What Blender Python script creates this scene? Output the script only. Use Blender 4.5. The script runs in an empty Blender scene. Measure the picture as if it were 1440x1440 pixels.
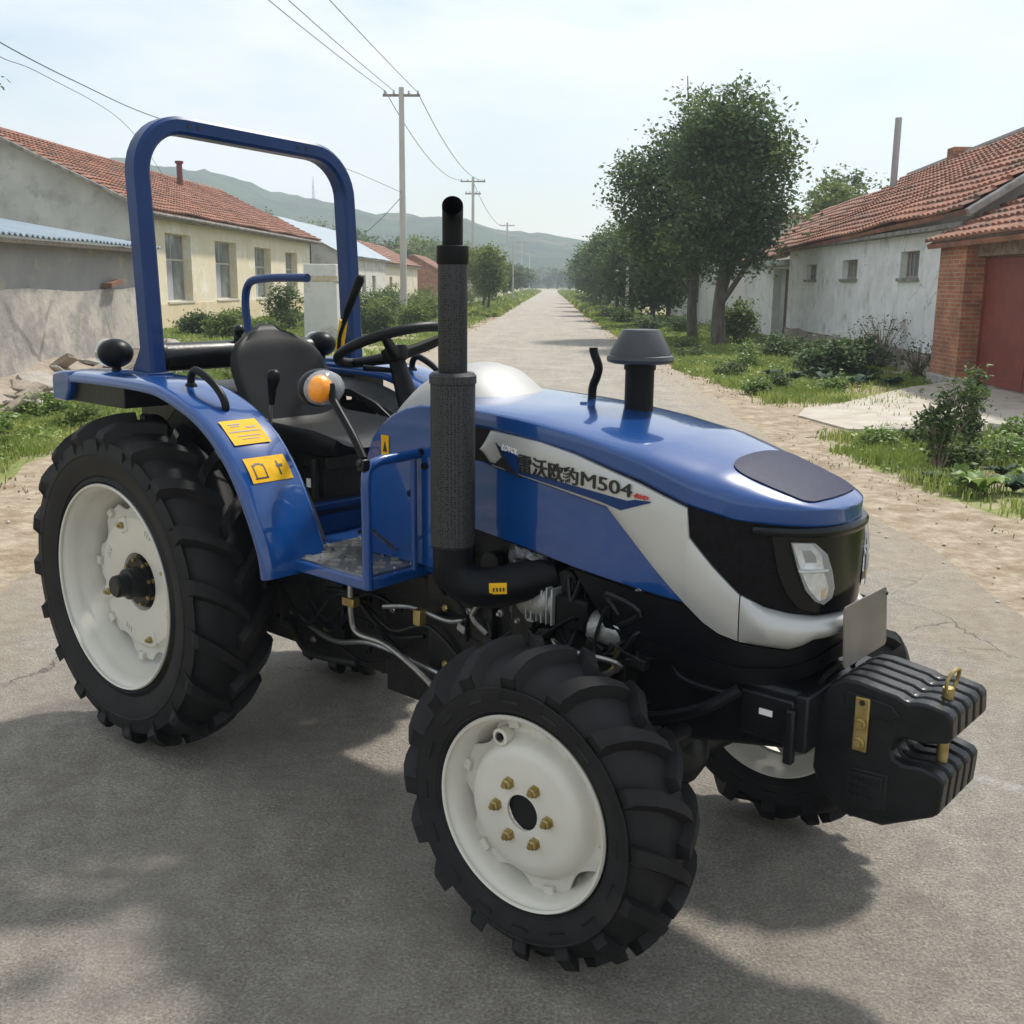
import bpy, bmesh, math, random
from mathutils import Vector, Matrix
from mathutils import noise as mnoise
random.seed(7)
PI = math.pi
scene = bpy.context.scene
COL = scene.collection
R_ = math.radians

# ------------------------------------------------------------------ helpers
def lerp(a, b, t): return a + (b - a) * t
def interp(x, tab):
    if x <= tab[0][0]: return tab[0][1]
    for (x0, y0), (x1, y1) in zip(tab, tab[1:]):
        if x <= x1: return y0 + (y1 - y0) * (x - x0) / (x1 - x0)
    return tab[-1][1]

class MB:
    """collects raw geometry for ONE mesh object"""
    def __init__(s): s.v = []; s.f = []; s.mi = []
    def add(s, vs, fs, mi=0):
        o = len(s.v); s.v += [tuple(p) for p in vs]
        s.f += [tuple(i + o for i in f) for f in fs]; s.mi += [mi] * len(fs); return s
    def box(s, c, d, rot=None, mi=0, taper=None):
        vs = []
        for k in (-1, 1):
            for j in (-1, 1):
                for i in (-1, 1):
                    p = Vector((i * d[0] / 2, j * d[1] / 2, k * d[2] / 2))
                    if taper and k > 0: p.x *= taper[0]; p.y *= taper[1]
                    if rot is not None: p = rot @ p
                    vs.append(p + Vector(c))
        return s.add(vs, [(0, 2, 3, 1), (4, 5, 7, 6), (0, 1, 5, 4), (2, 6, 7, 3), (0, 4, 6, 2), (1, 3, 7, 5)], mi)
    def box2(s, lo, hi, mi=0):
        return s.box([(a + b) / 2 for a, b in zip(lo, hi)], [abs(b - a) for a, b in zip(lo, hi)], mi=mi)
    def tube(s, pts, r, n=12, mi=0, cap=True, rect=None, up=(0, 0, 1)):
        pts = [Vector(p) for p in pts]; m = len(pts)
        rs = r if isinstance(r, (list, tuple)) else [r] * m
        vs = []; prev = None
        for i, p in enumerate(pts):
            t = (pts[min(i + 1, m - 1)] - pts[max(i - 1, 0)]).normalized()
            if prev is None:
                u = Vector(up)
                if abs(t.dot(u)) > .95: u = Vector((1, 0, 0)) if abs(t.x) < .9 else Vector((0, 1, 0))
            else: u = prev
            u = (u - t * u.dot(t)).normalized(); w = t.cross(u); prev = u
            if rect:
                a, b, cb = rect[0] / 2, rect[1] / 2, min(rect) * .18
                sec = [(a - cb, b), (a, b - cb), (a, -b + cb), (a - cb, -b), (-a + cb, -b), (-a, -b + cb), (-a, b - cb), (-a + cb, b)]
                vs += [p + w * x + u * y for x, y in sec]
            else:
                vs += [p + (u * math.cos(2 * PI * k / n) + w * math.sin(2 * PI * k / n)) * rs[i] for k in range(n)]
        if rect: n = 8
        fs = [(i * n + k, i * n + (k + 1) % n, (i + 1) * n + (k + 1) % n, (i + 1) * n + k) for i in range(m - 1) for k in range(n)]
        if cap: fs += [tuple(range(n))[::-1], tuple((m - 1) * n + k for k in range(n))]
        return s.add(vs, fs, mi)
    def cyl(s, a, b, r0, r1=None, n=20, mi=0):
        return s.tube([a, b], [r0, r0 if r1 is None else r1], n, mi)
    def lathe(s, prof, c=(0, 0, 0), axis='z', n=32, mi=0, close=False):
        """prof: (radius, along-axis)"""
        vs = []
        for r, h in prof:
            for k in range(n):
                t = 2 * PI * k / n; a, b = r * math.cos(t), r * math.sin(t)
                if axis == 'z': q = (a, b, h)
                elif axis == 'y': q = (a, h, b)
                else: q = (h, a, b)
                vs.append((q[0] + c[0], q[1] + c[1], q[2] + c[2]))
        m = len(prof); fs = []
        for i in range(m - 1 + (1 if close else 0)):
            j = (i + 1) % m
            fs += [(i * n + k, i * n + (k + 1) % n, j * n + (k + 1) % n, j * n + k) for k in range(n)]
        if not close: fs += [tuple(range(n))[::-1], tuple((m - 1) * n + k for k in range(n))]
        return s.add(vs, fs, mi)
    def prism(s, poly, y0, y1, mi=0, plane='xz'):
        n = len(poly)
        def P(a, b, c): return (a, c, b) if plane == 'xz' else ((a, b, c) if plane == 'xy' else (c, a, b))
        vs = [P(a, b, y0) for a, b in poly] + [P(a, b, y1) for a, b in poly]
        fs = [tuple(range(n)), tuple(range(2 * n - 1, n - 1, -1))] + [(i, n + i, n + (i + 1) % n, (i + 1) % n) for i in range(n)]
        return s.add(vs, fs, mi)
    def grid(s, rows, mi=0, closed=False):
        m, n = len(rows), len(rows[0]); vs = [p for r in rows for p in r]
        fs = [(i * n + k, i * n + k + 1, (i + 1) * n + k + 1, (i + 1) * n + k) for i in range(m - 1) for k in range(n - 1)]
        return s.add(vs, fs, mi)
    def sphere(s, c, r, n=16, m=10, mi=0, rot=None):
        r = r if isinstance(r, (tuple, list)) else (r, r, r)
        vs = []; 
        for i in range(m + 1):
            a = PI * i / m
            for k in range(n):
                b = 2 * PI * k / n
                p = Vector((r[0] * math.sin(a) * math.cos(b), r[1] * math.sin(a) * math.sin(b), r[2] * math.cos(a)))
                if rot is not None: p = rot @ p
                vs.append(p + Vector(c))
        return s.add(vs, [(i * n + k, (i + 1) * n + k, (i + 1) * n + (k + 1) % n, i * n + (k + 1) % n) for i in range(m) for k in range(n)], mi)
    def build(s, name, mat, parent=None, smooth=35, bevel=0, weld=True, loc=None, label=None):
        me = bpy.data.meshes.new(name)
        if loc: s.v = [(x - loc[0], y - loc[1], z - loc[2]) for x, y, z in s.v]
        me.from_pydata(s.v, [], s.f)
        mats = mat if isinstance(mat, (list, tuple)) else [mat]
        for m in mats: me.materials.append(m)
        if len(mats) > 1: me.polygons.foreach_set('material_index', s.mi)
        if weld:
            bm = bmesh.new(); bm.from_mesh(me)
            bmesh.ops.remove_doubles(bm, verts=bm.verts, dist=1e-5)
            bmesh.ops.dissolve_degenerate(bm, dist=1e-6, edges=bm.edges)
            bmesh.ops.recalc_face_normals(bm, faces=bm.faces)
            bm.to_mesh(me); bm.free()
        me.update()
        if smooth:
            me.polygons.foreach_set('use_smooth', [True] * len(me.polygons))
            me.set_sharp_from_angle(angle=R_(smooth))
        o = bpy.data.objects.new(name, me); COL.objects.link(o)
        if loc: o.location = loc
        if parent: o.parent = parent
        if bevel:
            b = o.modifiers.new('bev', 'BEVEL'); b.width = bevel; b.segments = 2; b.limit_method = 'ANGLE'; b.angle_limit = R_(40)
            b.harden_normals = False
        if label: o['label'] = label
        return o

def tag(o, label, cat, group=None, kind=None):
    if kind: o['kind'] = kind
    if label: o['label'] = label
    if cat: o['category'] = cat
    if group: o['group'] = group
    return o
def thing(name, loc, label, cat, rz=0, group=None):
    o = bpy.data.objects.new(name, None); COL.objects.link(o); o.location = loc; o.rotation_euler = (0, 0, rz)
    o.empty_display_size = .2
    return tag(o, label, cat, group)
def copy_tree(o, parent=None):
    c = o.copy(); COL.objects.link(c); c.parent = parent
    for ch in list(o.children): copy_tree(ch, c)
    return c

# ------------------------------------------------------------------ materials
def newmat(name):
    m = bpy.data.materials.new(name); m.use_nodes = True
    nt = m.node_tree; b = nt.nodes['Principled BSDF']
    return m, nt, b
def setin(b, k, v):
    if k in b.inputs: b.inputs[k].default_value = v
def N(nt, t, **kw):
    n = nt.nodes.new(t)
    for k, v in kw.items(): setattr(n, k, v)
    return n
def mat(name, col, rough=.5, metal=0, col2=None, scale=8, detail=5, bump=0, bscale=60, coat=0, spec=.5, contrast=(.35, .65), stretch=(1, 1, 1), col3=None, scale3=1.5, c3=(.55, .7), rvar=0, trans=0, sub=0, bdist=.01, crack=0, crackcol=(.05, .045, .04)):
    m, nt, b = newmat(name); L = nt.links
    setin(b, 'Base Color', (*col, 1)); setin(b, 'Roughness', rough); setin(b, 'Metallic', metal)
    setin(b, 'Coat Weight', coat); setin(b, 'Coat Roughness', .035); setin(b, 'Specular IOR Level', spec)
    setin(b, 'Transmission Weight', trans)
    tc = N(nt, 'ShaderNodeTexCoord'); mp = N(nt, 'ShaderNodeMapping'); mp.inputs['Scale'].default_value = stretch
    L.new(tc.outputs['Object'], mp.inputs['Vector'])
    cur = None
    if col2:
        n = N(nt, 'ShaderNodeTexNoise'); n.inputs['Scale'].default_value = scale; n.inputs['Detail'].default_value = detail; n.inputs['Roughness'].default_value = .6
        L.new(mp.outputs[0], n.inputs['Vector'])
        r = N(nt, 'ShaderNodeValToRGB'); r.color_ramp.elements[0].position = contrast[0]; r.color_ramp.elements[1].position = contrast[1]
        r.color_ramp.elements[0].color = (*col, 1); r.color_ramp.elements[1].color = (*col2, 1)
        L.new(n.outputs['Fac'], r.inputs[0]); cur = r.outputs[0]
        if rvar:
            mr = N(nt, 'ShaderNodeMapRange'); mr.inputs[3].default_value = rough - rvar; mr.inputs[4].default_value = rough + rvar
            L.new(n.outputs['Fac'], mr.inputs[0]); L.new(mr.outputs[0], b.inputs['Roughness'])
    if col3:
        n = N(nt, 'ShaderNodeTexNoise'); n.inputs['Scale'].default_value = scale3; n.inputs['Detail'].default_value = 6; n.inputs['Roughness'].default_value = .65
        L.new(mp.outputs[0], n.inputs['Vector'])
        r = N(nt, 'ShaderNodeValToRGB'); r.color_ramp.elements[0].position = c3[0]; r.color_ramp.elements[1].position = c3[1]
        r.color_ramp.elements[0].color = (0, 0, 0, 1); r.color_ramp.elements[1].color = (1, 1, 1, 1)
        L.new(n.outputs['Fac'], r.inputs[0])
        mx = N(nt, 'ShaderNodeMixRGB'); L.new(r.outputs[0], mx.inputs[0])
        if cur: L.new(cur, mx.inputs[1])
        else: mx.inputs[1].default_value = (*col, 1)
        mx.inputs[2].default_value = (*col3, 1); cur = mx.outputs[0]
    if crack:
        nz = N(nt, 'ShaderNodeTexNoise'); nz.inputs['Scale'].default_value = crack * 1.5; L.new(mp.outputs[0], nz.inputs['Vector'])
        ad = N(nt, 'ShaderNodeMixRGB', blend_type='ADD'); ad.inputs[0].default_value = .8; nz.inputs['Detail'].default_value = 7; L.new(mp.outputs[0], ad.inputs[1]); L.new(nz.outputs['Color'], ad.inputs[2])
        vo = N(nt, 'ShaderNodeTexVoronoi', feature='DISTANCE_TO_EDGE'); vo.inputs['Scale'].default_value = crack; L.new(ad.outputs[0], vo.inputs['Vector'])
        r = N(nt, 'ShaderNodeValToRGB'); r.color_ramp.elements[0].position = .004; r.color_ramp.elements[1].position = .014
        r.color_ramp.elements[0].color = (.45, .45, .45, 1); r.color_ramp.elements[1].color = (0, 0, 0, 1)
        L.new(vo.outputs['Distance'], r.inputs[0])
        gn = N(nt, 'ShaderNodeTexNoise'); gn.inputs['Scale'].default_value = crack * 1.1; gn.inputs['Detail'].default_value = 4; L.new(mp.outputs[0], gn.inputs['Vector'])
        gr_ = N(nt, 'ShaderNodeValToRGB'); gr_.color_ramp.elements[0].position = .50; gr_.color_ramp.elements[1].position = .60; L.new(gn.outputs['Fac'], gr_.inputs[0])
        gm = N(nt, 'ShaderNodeMixRGB', blend_type='MULTIPLY'); gm.inputs[0].default_value = 1; L.new(r.outputs[0], gm.inputs[1]); L.new(gr_.outputs[0], gm.inputs[2])
        mx = N(nt, 'ShaderNodeMixRGB'); L.new(gm.outputs[0], mx.inputs[0])
        if cur: L.new(cur, mx.inputs[1])
        else: mx.inputs[1].default_value = (*col, 1)
        mx.inputs[2].default_value = (*crackcol, 1); cur = mx.outputs[0]
    if cur: L.new(cur, b.inputs['Base Color'])
    if bump:
        n = N(nt, 'ShaderNodeTexNoise'); n.inputs['Scale'].default_value = bscale; n.inputs['Detail'].default_value = 6; n.inputs['Roughness'].default_value = .65
        L.new(mp.outputs[0], n.inputs['Vector'])
        bp = N(nt, 'ShaderNodeBump'); bp.inputs['Strength'].default_value = bump; bp.inputs['Distance'].default_value = bdist
        L.new(n.outputs['Fac'], bp.inputs['Height']); L.new(bp.outputs[0], b.inputs['Normal'])
    return m
def leafmat(name, c0, c1, scale=.6, rough=.6, transl=.42):
    m = bpy.data.materials.new(name); m.use_nodes = True; nt = m.node_tree; L = nt.links
    b = nt.nodes['Principled BSDF']; out = nt.nodes['Material Output']
    setin(b, 'Roughness', rough); setin(b, 'Specular IOR Level', .3)
    at = N(nt, 'ShaderNodeAttribute', attribute_name='tint')
    tc = N(nt, 'ShaderNodeTexCoord'); n = N(nt, 'ShaderNodeTexNoise'); n.inputs['Scale'].default_value = scale; n.inputs['Detail'].default_value = 3
    L.new(tc.outputs['Object'], n.inputs['Vector'])
    ad = N(nt, 'ShaderNodeMath', operation='ADD'); L.new(n.outputs['Fac'], ad.inputs[0]); L.new(at.outputs['Fac'], ad.inputs[1])
    r = N(nt, 'ShaderNodeValToRGB'); r.color_ramp.elements[0].position = .45; r.color_ramp.elements[1].position = 1.15
    r.color_ramp.elements[0].color = (*c0, 1); r.color_ramp.elements[1].color = (*c1, 1); r.color_ramp.elements[1].position = 1
    mu = N(nt, 'ShaderNodeMath', operation='MULTIPLY'); mu.inputs[1].default_value = .85; L.new(ad.outputs[0], mu.inputs[0]); L.new(mu.outputs[0], r.inputs[0])
    L.new(r.outputs[0], b.inputs['Base Color'])
    tr = N(nt, 'ShaderNodeBsdfTranslucent'); L.new(r.outputs[0], tr.inputs[0])
    mx = N(nt, 'ShaderNodeMixShader'); mx.inputs[0].default_value = transl; L.new(b.outputs[0], mx.inputs[1]); L.new(tr.outputs[0], mx.inputs[2])
    L.new(mx.outputs[0], out.inputs[0]); return m

M = {}
M['blue'] = mat('blue_paint', (.0022, .044, .185), .26, 0, (.0035, .053, .215), 3, coat=1.0, bump=.02, bscale=4, spec=.22)
M['blue_dark'] = mat('blue_paint_bar', (.002, .024, .105), .38, 0, (.003, .030, .125), 6, coat=.15, bump=.02, bscale=9, spec=.2)
M['navy'] = mat('navy_mesh', (.004, .006, .028), .55, 0, (.010, .014, .055), 90, bump=.3, bscale=300, bdist=.002, spec=.15)
M['silver'] = mat('silver_paint', (.42, .42, .41), .42, .35, (.47, .47, .45), 4, coat=.3, bump=.015, bscale=6)
M['console'] = mat('grey_plastic', (.30, .30, .29), .5, 0, (.35, .35, .335), 5)
M['black'] = mat('black_plastic', (.003, .0035, .005), .40, 0, (.006, .007, .009), 12, bump=.05, bscale=120, bdist=.002, spec=.14)
M['gloss'] = mat('gloss_black', (.002, .003, .004), .22, 0, coat=.0, spec=.3)
M['mesh'] = mat('grille_mesh', (.001, .001, .002), .38, 0, (.006, .006, .008), 70, spec=.12, bump=.5, bscale=220, bdist=.003)
M['iron'] = mat('cast_iron_black', (.004, .005, .006), .36, 0, (.011, .012, .014), 14, bump=.35, bscale=55, bdist=.004, coat=.05, spec=.25)
M['grime'] = mat('oily_iron', (.004, .005, .006), .45, .1, (.014, .014, .012), 22, bump=.5, bscale=60, bdist=.006, spec=.3)
M['rubber'] = mat('tyre_rubber', (.006, .006, .007), .66, 0, (.013, .013, .014), 7, bump=.15, bscale=70, bdist=.003, col3=(.05, .045, .038), scale3=5, c3=(.60, .95), spec=.3)
M['cream'] = mat('cream_rim', (.56, .54, .47), .38, 0, (.62, .60, .53), 5, coat=.3, col3=(.42, .38, .30), scale3=9, c3=(.66, .9), bump=.03, bscale=30)
M['brass'] = mat('yellow_zinc', (.30, .22, .07), .38, .8, (.42, .34, .15), 30)
M['steel'] = mat('bare_steel', (.35, .35, .34), .35, .9, (.22, .21, .2), 15, bump=.1)
M['alu'] = mat('cast_alu', (.40, .40, .38), .45, .6, (.25, .25, .24), 25, bump=.3)
M['foil'] = mat('foil_wrap', (.34, .34, .35), .35, .9, (.10, .10, .11), 25, bump=1, bscale=28, bdist=.02)
M['leather'] = mat('seat_vinyl', (.002, .0025, .003), .46, 0, (.005, .0055, .006), 9, bump=.15, bscale=160, bdist=.001, spec=.2)
M['yellow'] = mat('yellow_sticker', (.72, .42, .012), .6, 0, (.66, .36, .01), 25, spec=.12)
M['ink'] = mat('black_ink', (.008, .008, .008), .5)
M['red'] = mat('red_mark', (.55, .02, .015), .5)
M['white'] = mat('white_paint', (.75, .75, .73), .5)
M['plate'] = mat('bare_plate', (.15, .135, .125), .42, .3, (.21, .19, .175), 6, col3=(.36, .22, .18), scale3=9, c3=(.6, .85))
M['amber'] = mat('amber_lens', (.95, .26, .0), .18, 0, (.9, .35, .02), 60, bump=.6, bscale=120, bdist=.003, coat=.6)
def glassy(name, tint, rough=.06, al=.5):
    m, nt, b = newmat(name); setin(b, 'Base Color', (*tint, 1)); setin(b, 'Roughness', rough); setin(b, 'Transmission Weight', al); setin(b, 'IOR', 1.25); setin(b, 'Coat Weight', .6)
    n = N(nt, 'ShaderNodeTexNoise'); n.inputs['Scale'].default_value = 45; tc = N(nt, 'ShaderNodeTexCoord'); nt.links.new(tc.outputs['Object'], n.inputs['Vector'])
    bp = N(nt, 'ShaderNodeBump'); bp.inputs['Strength'].default_value = .25; bp.inputs['Distance'].default_value = .004; nt.links.new(n.outputs['Fac'], bp.inputs['Height']); nt.links.new(bp.outputs[0], b.inputs['Normal'])
    return m
M['lens'] = glassy('clear_lens', (.85, .87, .88), .08, .75)
# perforated heat shield: dark skin with a bump of small holes
def perf():
    m, nt, b = newmat('perforated_shield'); L = nt.links
    setin(b, 'Roughness', .5); setin(b, 'Metallic', 0); setin(b, 'Specular IOR Level', .3)
    tc = N(nt, 'ShaderNodeTexCoord'); vo = N(nt, 'ShaderNodeTexVoronoi'); vo.inputs['Scale'].default_value = 150; vo.inputs['Randomness'].default_value = .45
    L.new(tc.outputs['Object'], vo.inputs['Vector'])
    r = N(nt, 'ShaderNodeValToRGB'); r.color_ramp.elements[0].position = .28; r.color_ramp.elements[1].position = .42
    r.color_ramp.elements[0].color = (.002, .002, .002, 1); r.color_ramp.elements[1].color = (.032, .033, .036, 1)
    L.new(vo.outputs['Distance'], r.inputs[0]); L.new(r.outputs[0], b.inputs['Base Color'])
    bp = N(nt, 'ShaderNodeBump'); bp.inputs['Strength'].default_value = .8; bp.inputs['Distance'].default_value = .004
    L.new(r.outputs[0], bp.inputs['Height']); L.new(bp.outputs[0], b.inputs['Normal']); return m
M['perf'] = perf()
# ------------------------------------------------------------------ the tractor (x forward, y left, z up, origin under the rear axle)
T = thing('tractor', (-1.1596, 4.0882, 0.0), 'blue tractor with roll bar, black upright exhaust and cream wheel rims on the road', 'tractor', rz=R_(-38.783))
HW, XS, HA, HN = .285, 1.85, .588, 2.6
OUT = [(1.10 + .05 * i, -HW) for i in range(15)]
for i in range(61):
    th = PI / 2 * (1 - i / 60)
    OUT.append((XS + HA * max(0, math.cos(th)) ** (2 / HN), -HW * math.sin(th) ** (2 / HN)))
SL = [0]
for a, b in zip(OUT, OUT[1:]): SL.append(SL[-1] + math.hypot(b[0] - a[0], b[1] - a[1]))
STOT = SL[-1]
TX = list(zip(SL, [p[0] for p in OUT])); TY = list(zip(SL, [p[1] for p in OUT]))
def nrm(s):
    e = .006; s0, s1 = max(0, s - e), min(STOT, s + e)
    dx, dy = interp(s1, TX) - interp(s0, TX), interp(s1, TY) - interp(s0, TY); l = math.hypot(dx, dy) or 1
    if s > STOT - .004: return (1, 0)
    return (dy / l, -dx / l)
def tuck(z): return -.045 * max(0, (1.0 - z) / .3) ** 2 + .0 * z
def hp(s, z, off, side):
    n = nrm(s); o = off + tuck(z)
    y = interp(s, TY) + n[1] * o
    return (interp(s, TX) + n[0] * o, y if side < 0 else -y, z)
ZC = [(0, 1.318), (.374, 1.306), (.483, 1.298), (.706, 1.27), (.909, 1.222), (1.051, 1.172), (1.15, 1.152), (1.25, 1.146), (1.334, 1.142), (1.5, 1.140)]
ZB = [(0, 1.02), (.37, 1.0), (.709, .955), (.786, .856), (.835, .775), (.889, .757), (1.016, .757), (1.186, .728), (1.3, .735), (1.445, .77), (1.5, .772)]
SU = [(.381, 1.241), (.417, 1.294), (.591, 1.280), (.708, 1.260), (.908, 1.208), (1.040, 1.163), (1.048, 1.09), (1.11, 1.025), (1.175, .965), (1.238, .936), (1.30, .922), (1.367, .913), (1.5, .908)]
SLO = [(.381, 1.238), (.426, 1.197), (.642, 1.165), (.815, 1.138), (.878, 1.079), (.96, 1.0), (1.046, .921), (1.09, .882), (1.13, .858), (1.181, .843), (1.304, .830), (1.33, .838), (1.355, .853), (1.5, .857)]
BL = [(.0, 1.03), (.369, 1.005), (.546, .984), (.714, .959), (1.031, .926), (1.05, .92)]
SLB = [(.0, 1.225), (.381, 1.207)] + SLO[1:]
def strip(mb, lo, hi, s0, s1, off, th, side, n=70, mi=0, extra=(), nz=1, bulge=0, bf=None):
    ss = sorted(set([round(lerp(s0, s1, i / n), 5) for i in range(n + 1)] + [k for k, _ in lo + hi if s0 < k < s1] + list(extra)))
    rows_o, rows_i = [], []
    for j in range(nz + 1):
        ro, ri = [], []
        for s in ss:
            zl, zh = interp(s, lo), interp(s, hi); t = j / nz; z = lerp(zl, zh, t)
            bo = bulge * math.sin(PI * t) ** .6 * (bf(s) if bf else 1) if bulge else 0
            ro.append(hp(s, z, off + bo, side)); ri.append(hp(s, z, off - th, side))
        rows_o.append(ro); rows_i.append(ri)
    mb.grid(rows_o, mi); mb.grid(rows_i, mi)
    mb.grid([rows_o[0], rows_i[0]], mi); mb.grid([rows_o[-1], rows_i[-1]], mi)
    mb.grid([[r[0] for r in rows_o], [r[0] for r in rows_i]], mi); mb.grid([[r[-1] for r in rows_o], [r[-1] for r in rows_i]], mi)
    return mb
def patch(mb, poly, off, th, side, rings=5, mi=0, dome=0):
    cx = sum(p[0] for p in poly) / len(poly); cz = sum(p[1] for p in poly) / len(poly); pp = []
    for (a, b), (c, d) in zip(poly, poly[1:] + poly[:1]):
        for k in range(3): pp.append((lerp(a, c, k / 3), lerp(b, d, k / 3)))
    rows = []
    for r in range(rings + 1):
        t = r / rings; rows.append([hp(lerp(cx, a, t), lerp(cz, b, t), off + dome * (1 - t * t), side) for a, b in pp + pp[:1]])
    mb.grid(rows, mi); mb.grid([rows[-1], [hp(a, b, off - th, side) for a, b in pp + pp[:1]]], mi)
    return mb
def smooth_path(pts, k=6):
    q = [Vector(p) for p in pts]; sm = []
    for i in range(len(q) - 1):
        p0, p1, p2, p3 = q[max(i - 1, 0)], q[i], q[i + 1], q[min(i + 2, len(q) - 1)]
        for j in range(k):
            t = j / k; sm.append(.5 * ((2 * p1) + (p2 - p0) * t + (2 * p0 - 5 * p1 + 4 * p2 - p3) * t * t + (3 * p1 - p0 - 3 * p2 + p3) * t ** 3))
    return sm + [q[-1]]
# hood top: superelliptic crown between the two crease lines
ZT = [(1.10, 1.366), (1.3, 1.368), (1.64, 1.350), (2.0, 1.308), (2.2, 1.262), (2.35, 1.212), (2.42, 1.182), (2.45, 1.166)]
SK = .032
def hood_rows():
    rows = []; cols = [i / 40 for i in range(41)]
    xs = [1.10 + .05 * i for i in range(15)] + [OUT[i][0] for i in range(15, len(OUT))]
    for i, (x, y) in enumerate(OUT):
        if x < 1.26: continue
        s = SL[i]; w = max(-y, 1e-4); zc = interp(s, ZC); zk = zc + SK * min(1, w / .15 + .5); zt = max(interp(x, ZT), zk + .0005)
        xl = x
        row = []
        for c in cols:
            ph = lerp(-PI / 2, PI / 2, c); sn, cs = math.sin(ph), math.cos(ph)
            yy = w * (1 if sn > 0 else -1) * abs(sn) ** (2 / 2.1); zz = zk + (zt - zk) * max(0, cs) ** (2 / 2.5)
            row.append((xl, yy, zz))
        row = [(x, -w, zc)] + row + [(x, w, zc)]
        rows.append(row)
    return rows
mb = MB(); hr = hood_rows(); mb.grid(hr)
low = [[(x, y * .97, z - .012) for x, y, z in r] for r in hr]; mb.grid(low)
mb.grid([[r[0] for r in hr], [r[0] for r in low]]); mb.grid([[r[-1] for r in hr], [r[-1] for r in low]]); mb.grid([hr[0], low[0]])
hood = mb.build('hood', M['blue'], T, smooth=32)
def hood_z(x, y):
    i = min(range(len(OUT)), key=lambda k: abs(OUT[k][0] - x)); w = max(-OUT[i][1], 1e-3); zc = interp(SL[i], ZC); zk = zc + SK * min(1, w / .15 + .5); zt = interp(x, ZT)
    q = min(1, abs(y) / w) ** (2.1 / 2); return zk + (zt - zk) * max(0, math.sqrt(max(0, 1 - q * q))) ** (2 / 2.5)
# dark mesh vent on the nose
poly = [(2.172, -.085), (2.185, -.135), (2.225, -.160), (2.33, -.150), (2.385, -.125), (2.400, -.06), (2.403, .0), (2.400, .06), (2.385, .125), (2.33, .150), (2.225, .160), (2.185, .135), (2.172, .085), (2.168, 0)]
poly = [(p.x, p.y) for p in smooth_path([(a, b, 0) for a, b in poly + poly[:1]], 4)][:-1]
mb = MB(); rows = []
for r in range(9):
    t = r / 8; rows.append([(lerp(2.29, a, t), lerp(0, b, t), hood_z(lerp(2.29, a, t), lerp(0, b, t)) + (.004 if r < 8 else .004)) for a, b in poly + poly[:1]])
mb.grid(rows); mb.grid([rows[-1], [(a, b, c - .006) for a, b, c in rows[-1]]]); mb.build('hood_vent', M['navy'], hood, smooth=30)
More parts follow.
